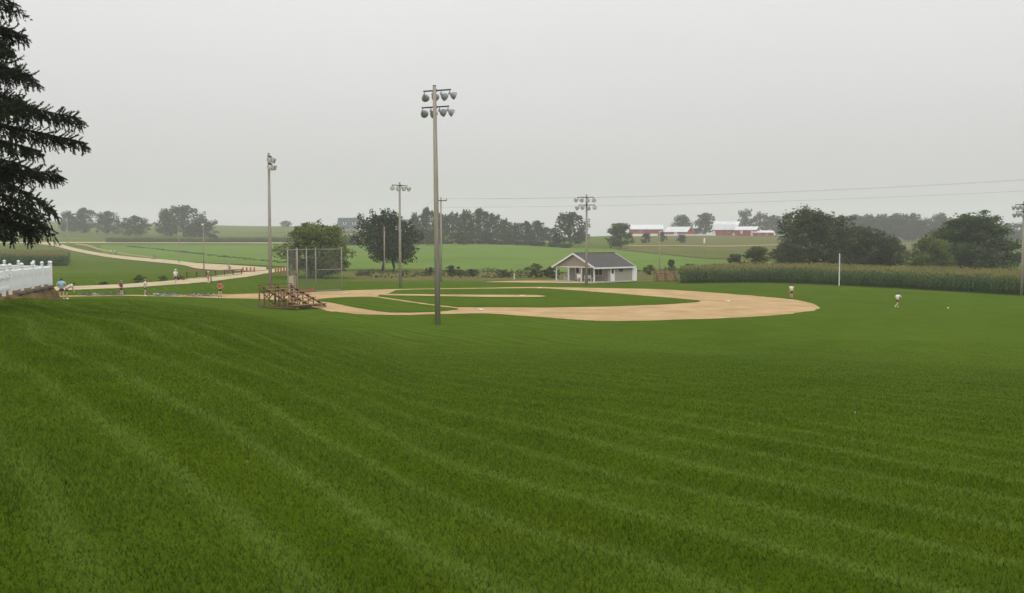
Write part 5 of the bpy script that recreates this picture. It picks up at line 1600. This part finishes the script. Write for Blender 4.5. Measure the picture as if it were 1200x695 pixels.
# cyclists on the lanes
def cyclist(px, py, face, shirt, helmet, col, plab, blab, hgt=1.74):
    p = G(px, py, 100)
    bicycle(blab, p, face, col, False, 'bicycles being ridden')
    person(plab, p, hgt, face, 'ride', shirt, 'black_cloth', 'hair_brown', helmet, 'black_cloth', False)
cyclist(269, 321.2, R(170), 'off_white', 'helmet_grey', 'bike_white', 'cyclist in white riding past the low wooden rail', 'pale bicycle ridden past the low wooden rail')
cyclist(66, 288.2, R(160), 'off_white', 'helmet_white', 'bike_red', 'far cyclist in white leading where the drive leaves the farm road', 'bicycle under the leading far cyclist')
cyclist(70, 288.4, R(170), 'plum', 'helmet_grey', 'bike_black', 'far cyclist in dark top following where the drive leaves the farm road', 'bicycle under the following far cyclist')
cyclist(130.5, 298.6, R(120), 'off_white', 'helmet_white', 'bike_blue', 'cyclist in white, one of a pair on the drive bend', 'bicycle of the white rider of the pair')
cyclist(135.5, 298.9, R(120), 'light_blue', 'helmet_white', 'bike_black', 'cyclist in pale blue, one of a pair on the drive bend', 'bicycle of the pale blue rider of the pair')
cyclist(180.5, 304.6, R(130), 'red_cloth', 'helmet_grey', 'bike_black', 'lone cyclist in dark red on the middle of the drive', 'bicycle under the lone dark red cyclist')
# on the field
p = on_field(927.5, 350.4); person('person in white T-shirt and black shorts at the infield dirt edge', p, px_h(18.0, p.y), R(5), 'stand', 'off_white', 'black_cloth', 'hair_brown', None, 'black_cloth')
p = on_field(1051.5, 360.2); person('person in white T-shirt running across the outfield grass', p, px_h(19.2, p.y), R(-60), 'run', 'off_white', 'black_cloth', 'hair_brown', None)
# bicycles lying along the path
for k, (px, py, rz, c, lab) in enumerate([(97.5, 348.2, 80, 'bike_black', 'black bicycle lying alone at the fence end of the row'), (108, 347.9, 100, 'bike_white', 'white bicycle lying second from the fence end of the row'), (127, 348.0, 95, 'bike_black', 'black bicycle lying just short of the person in plum'), (136.5, 347.9, 70, 'teal', 'teal bicycle lying at the feet of the person in plum'),
        (180, 347.9, 85, 'bike_white', 'white bicycle lying next to the person in white top'), (191, 348.2, 100, 'teal', 'teal bicycle lying beside the light blue one'), (202, 348.0, 92, 'bike_blue', 'light blue bicycle lying in the middle of the row'), (222, 348.6, 80, 'bike_red', 'red bicycle lying where the path widens'),
        (231, 348.2, 105, 'bike_white', 'white bicycle lying between a red and a black one'), (239, 348.3, 75, 'bike_black', 'black bicycle lying crosswise on the widening path'), (247, 348.0, 95, 'bike_white', 'white bicycle lying at the feet of the person in red')]):
    bicycle(lab, on_field(px, py), R(rz), c, True, 'bicycles laid along the path')
# balls and scraps on the grass
def ball(px, py, r, label, name, m='chalk_white', tmin=5.0):
    p = G(px, py, tmin)
    mb = MB()
    mb.lathe([(-r, .0005), (-r * .8, r * .6), (-r * .4, r * .917), (0, r), (r * .4, r * .917), (r * .8, r * .6), (r, .0005)], (0, 0, r * .9), (0, .3, 1), 14)
    o = mb.build(name, m, None, True); o.location = p
    tag(o, label, 'ball')
    s = MB().lathe([(-.002, r * .80), (.002, r * .80)], (0, 0, r * .9 ), (0, .3, 1), 14)
    return o
ball(1111, 361.6, 0.075, 'white ball lying in the outfield grass beyond the runner', 'baseball', tmin=60)
lf = G(290, 547, 4.0)
wf = G(1002, 486, 4.0)
o = MB().lathe([(0, .003), (.004, .009), (.010, .011), (.014, .005), (.016, .0005)], (0, 0, .03), (0.2, 0, 1), 8).tube([(0, 0, -.01), (0, 0, .032)], .0012, 4).build('clover_flower', 'off_white'); o.location = wf; tag(o, 'single white clover flower in the mown slope', 'flower')
o = MB().add([(-.02, -.008, .012), (.0, -.014, .02), (.024, .0, .012), (.002, .014, .022), (-.02, .006, .016)], [(0, 1, 2, 3, 4)]).build('fallen_leaf', 'corn_tassel'); o.scale = (.8, .8, .8); o.location = lf + Vector((0, 0, .03)); tag(o, 'tiny pale fallen leaf on the mown lawn', 'leaf')

# ------------------------------------------------------------------ haze
def build_haze():
    b = MB().box((0, 0, 36), (5600, 5600, 100))
    o = b.build('haze', 'white_paint')
    m = bpy.data.materials.new('haze_air'); m.use_nodes = True
    nt = m.node_tree; nt.nodes.clear()
    out = N(nt, 'ShaderNodeOutputMaterial'); pv = N(nt, 'ShaderNodeVolumePrincipled')
    pv.inputs['Color'].default_value = (0.97, 0.975, 0.98, 1)
    pv.inputs['Density'].default_value = 0.00037
    pv.inputs['Anisotropy'].default_value = 0.0
    nt.links.new(pv.outputs[0], out.inputs['Volume'])
    o.data.materials.clear(); o.data.materials.append(m)
    tag(o, 'pale damp haze hanging over the whole farmland', 'haze', kind='stuff')
build_haze()
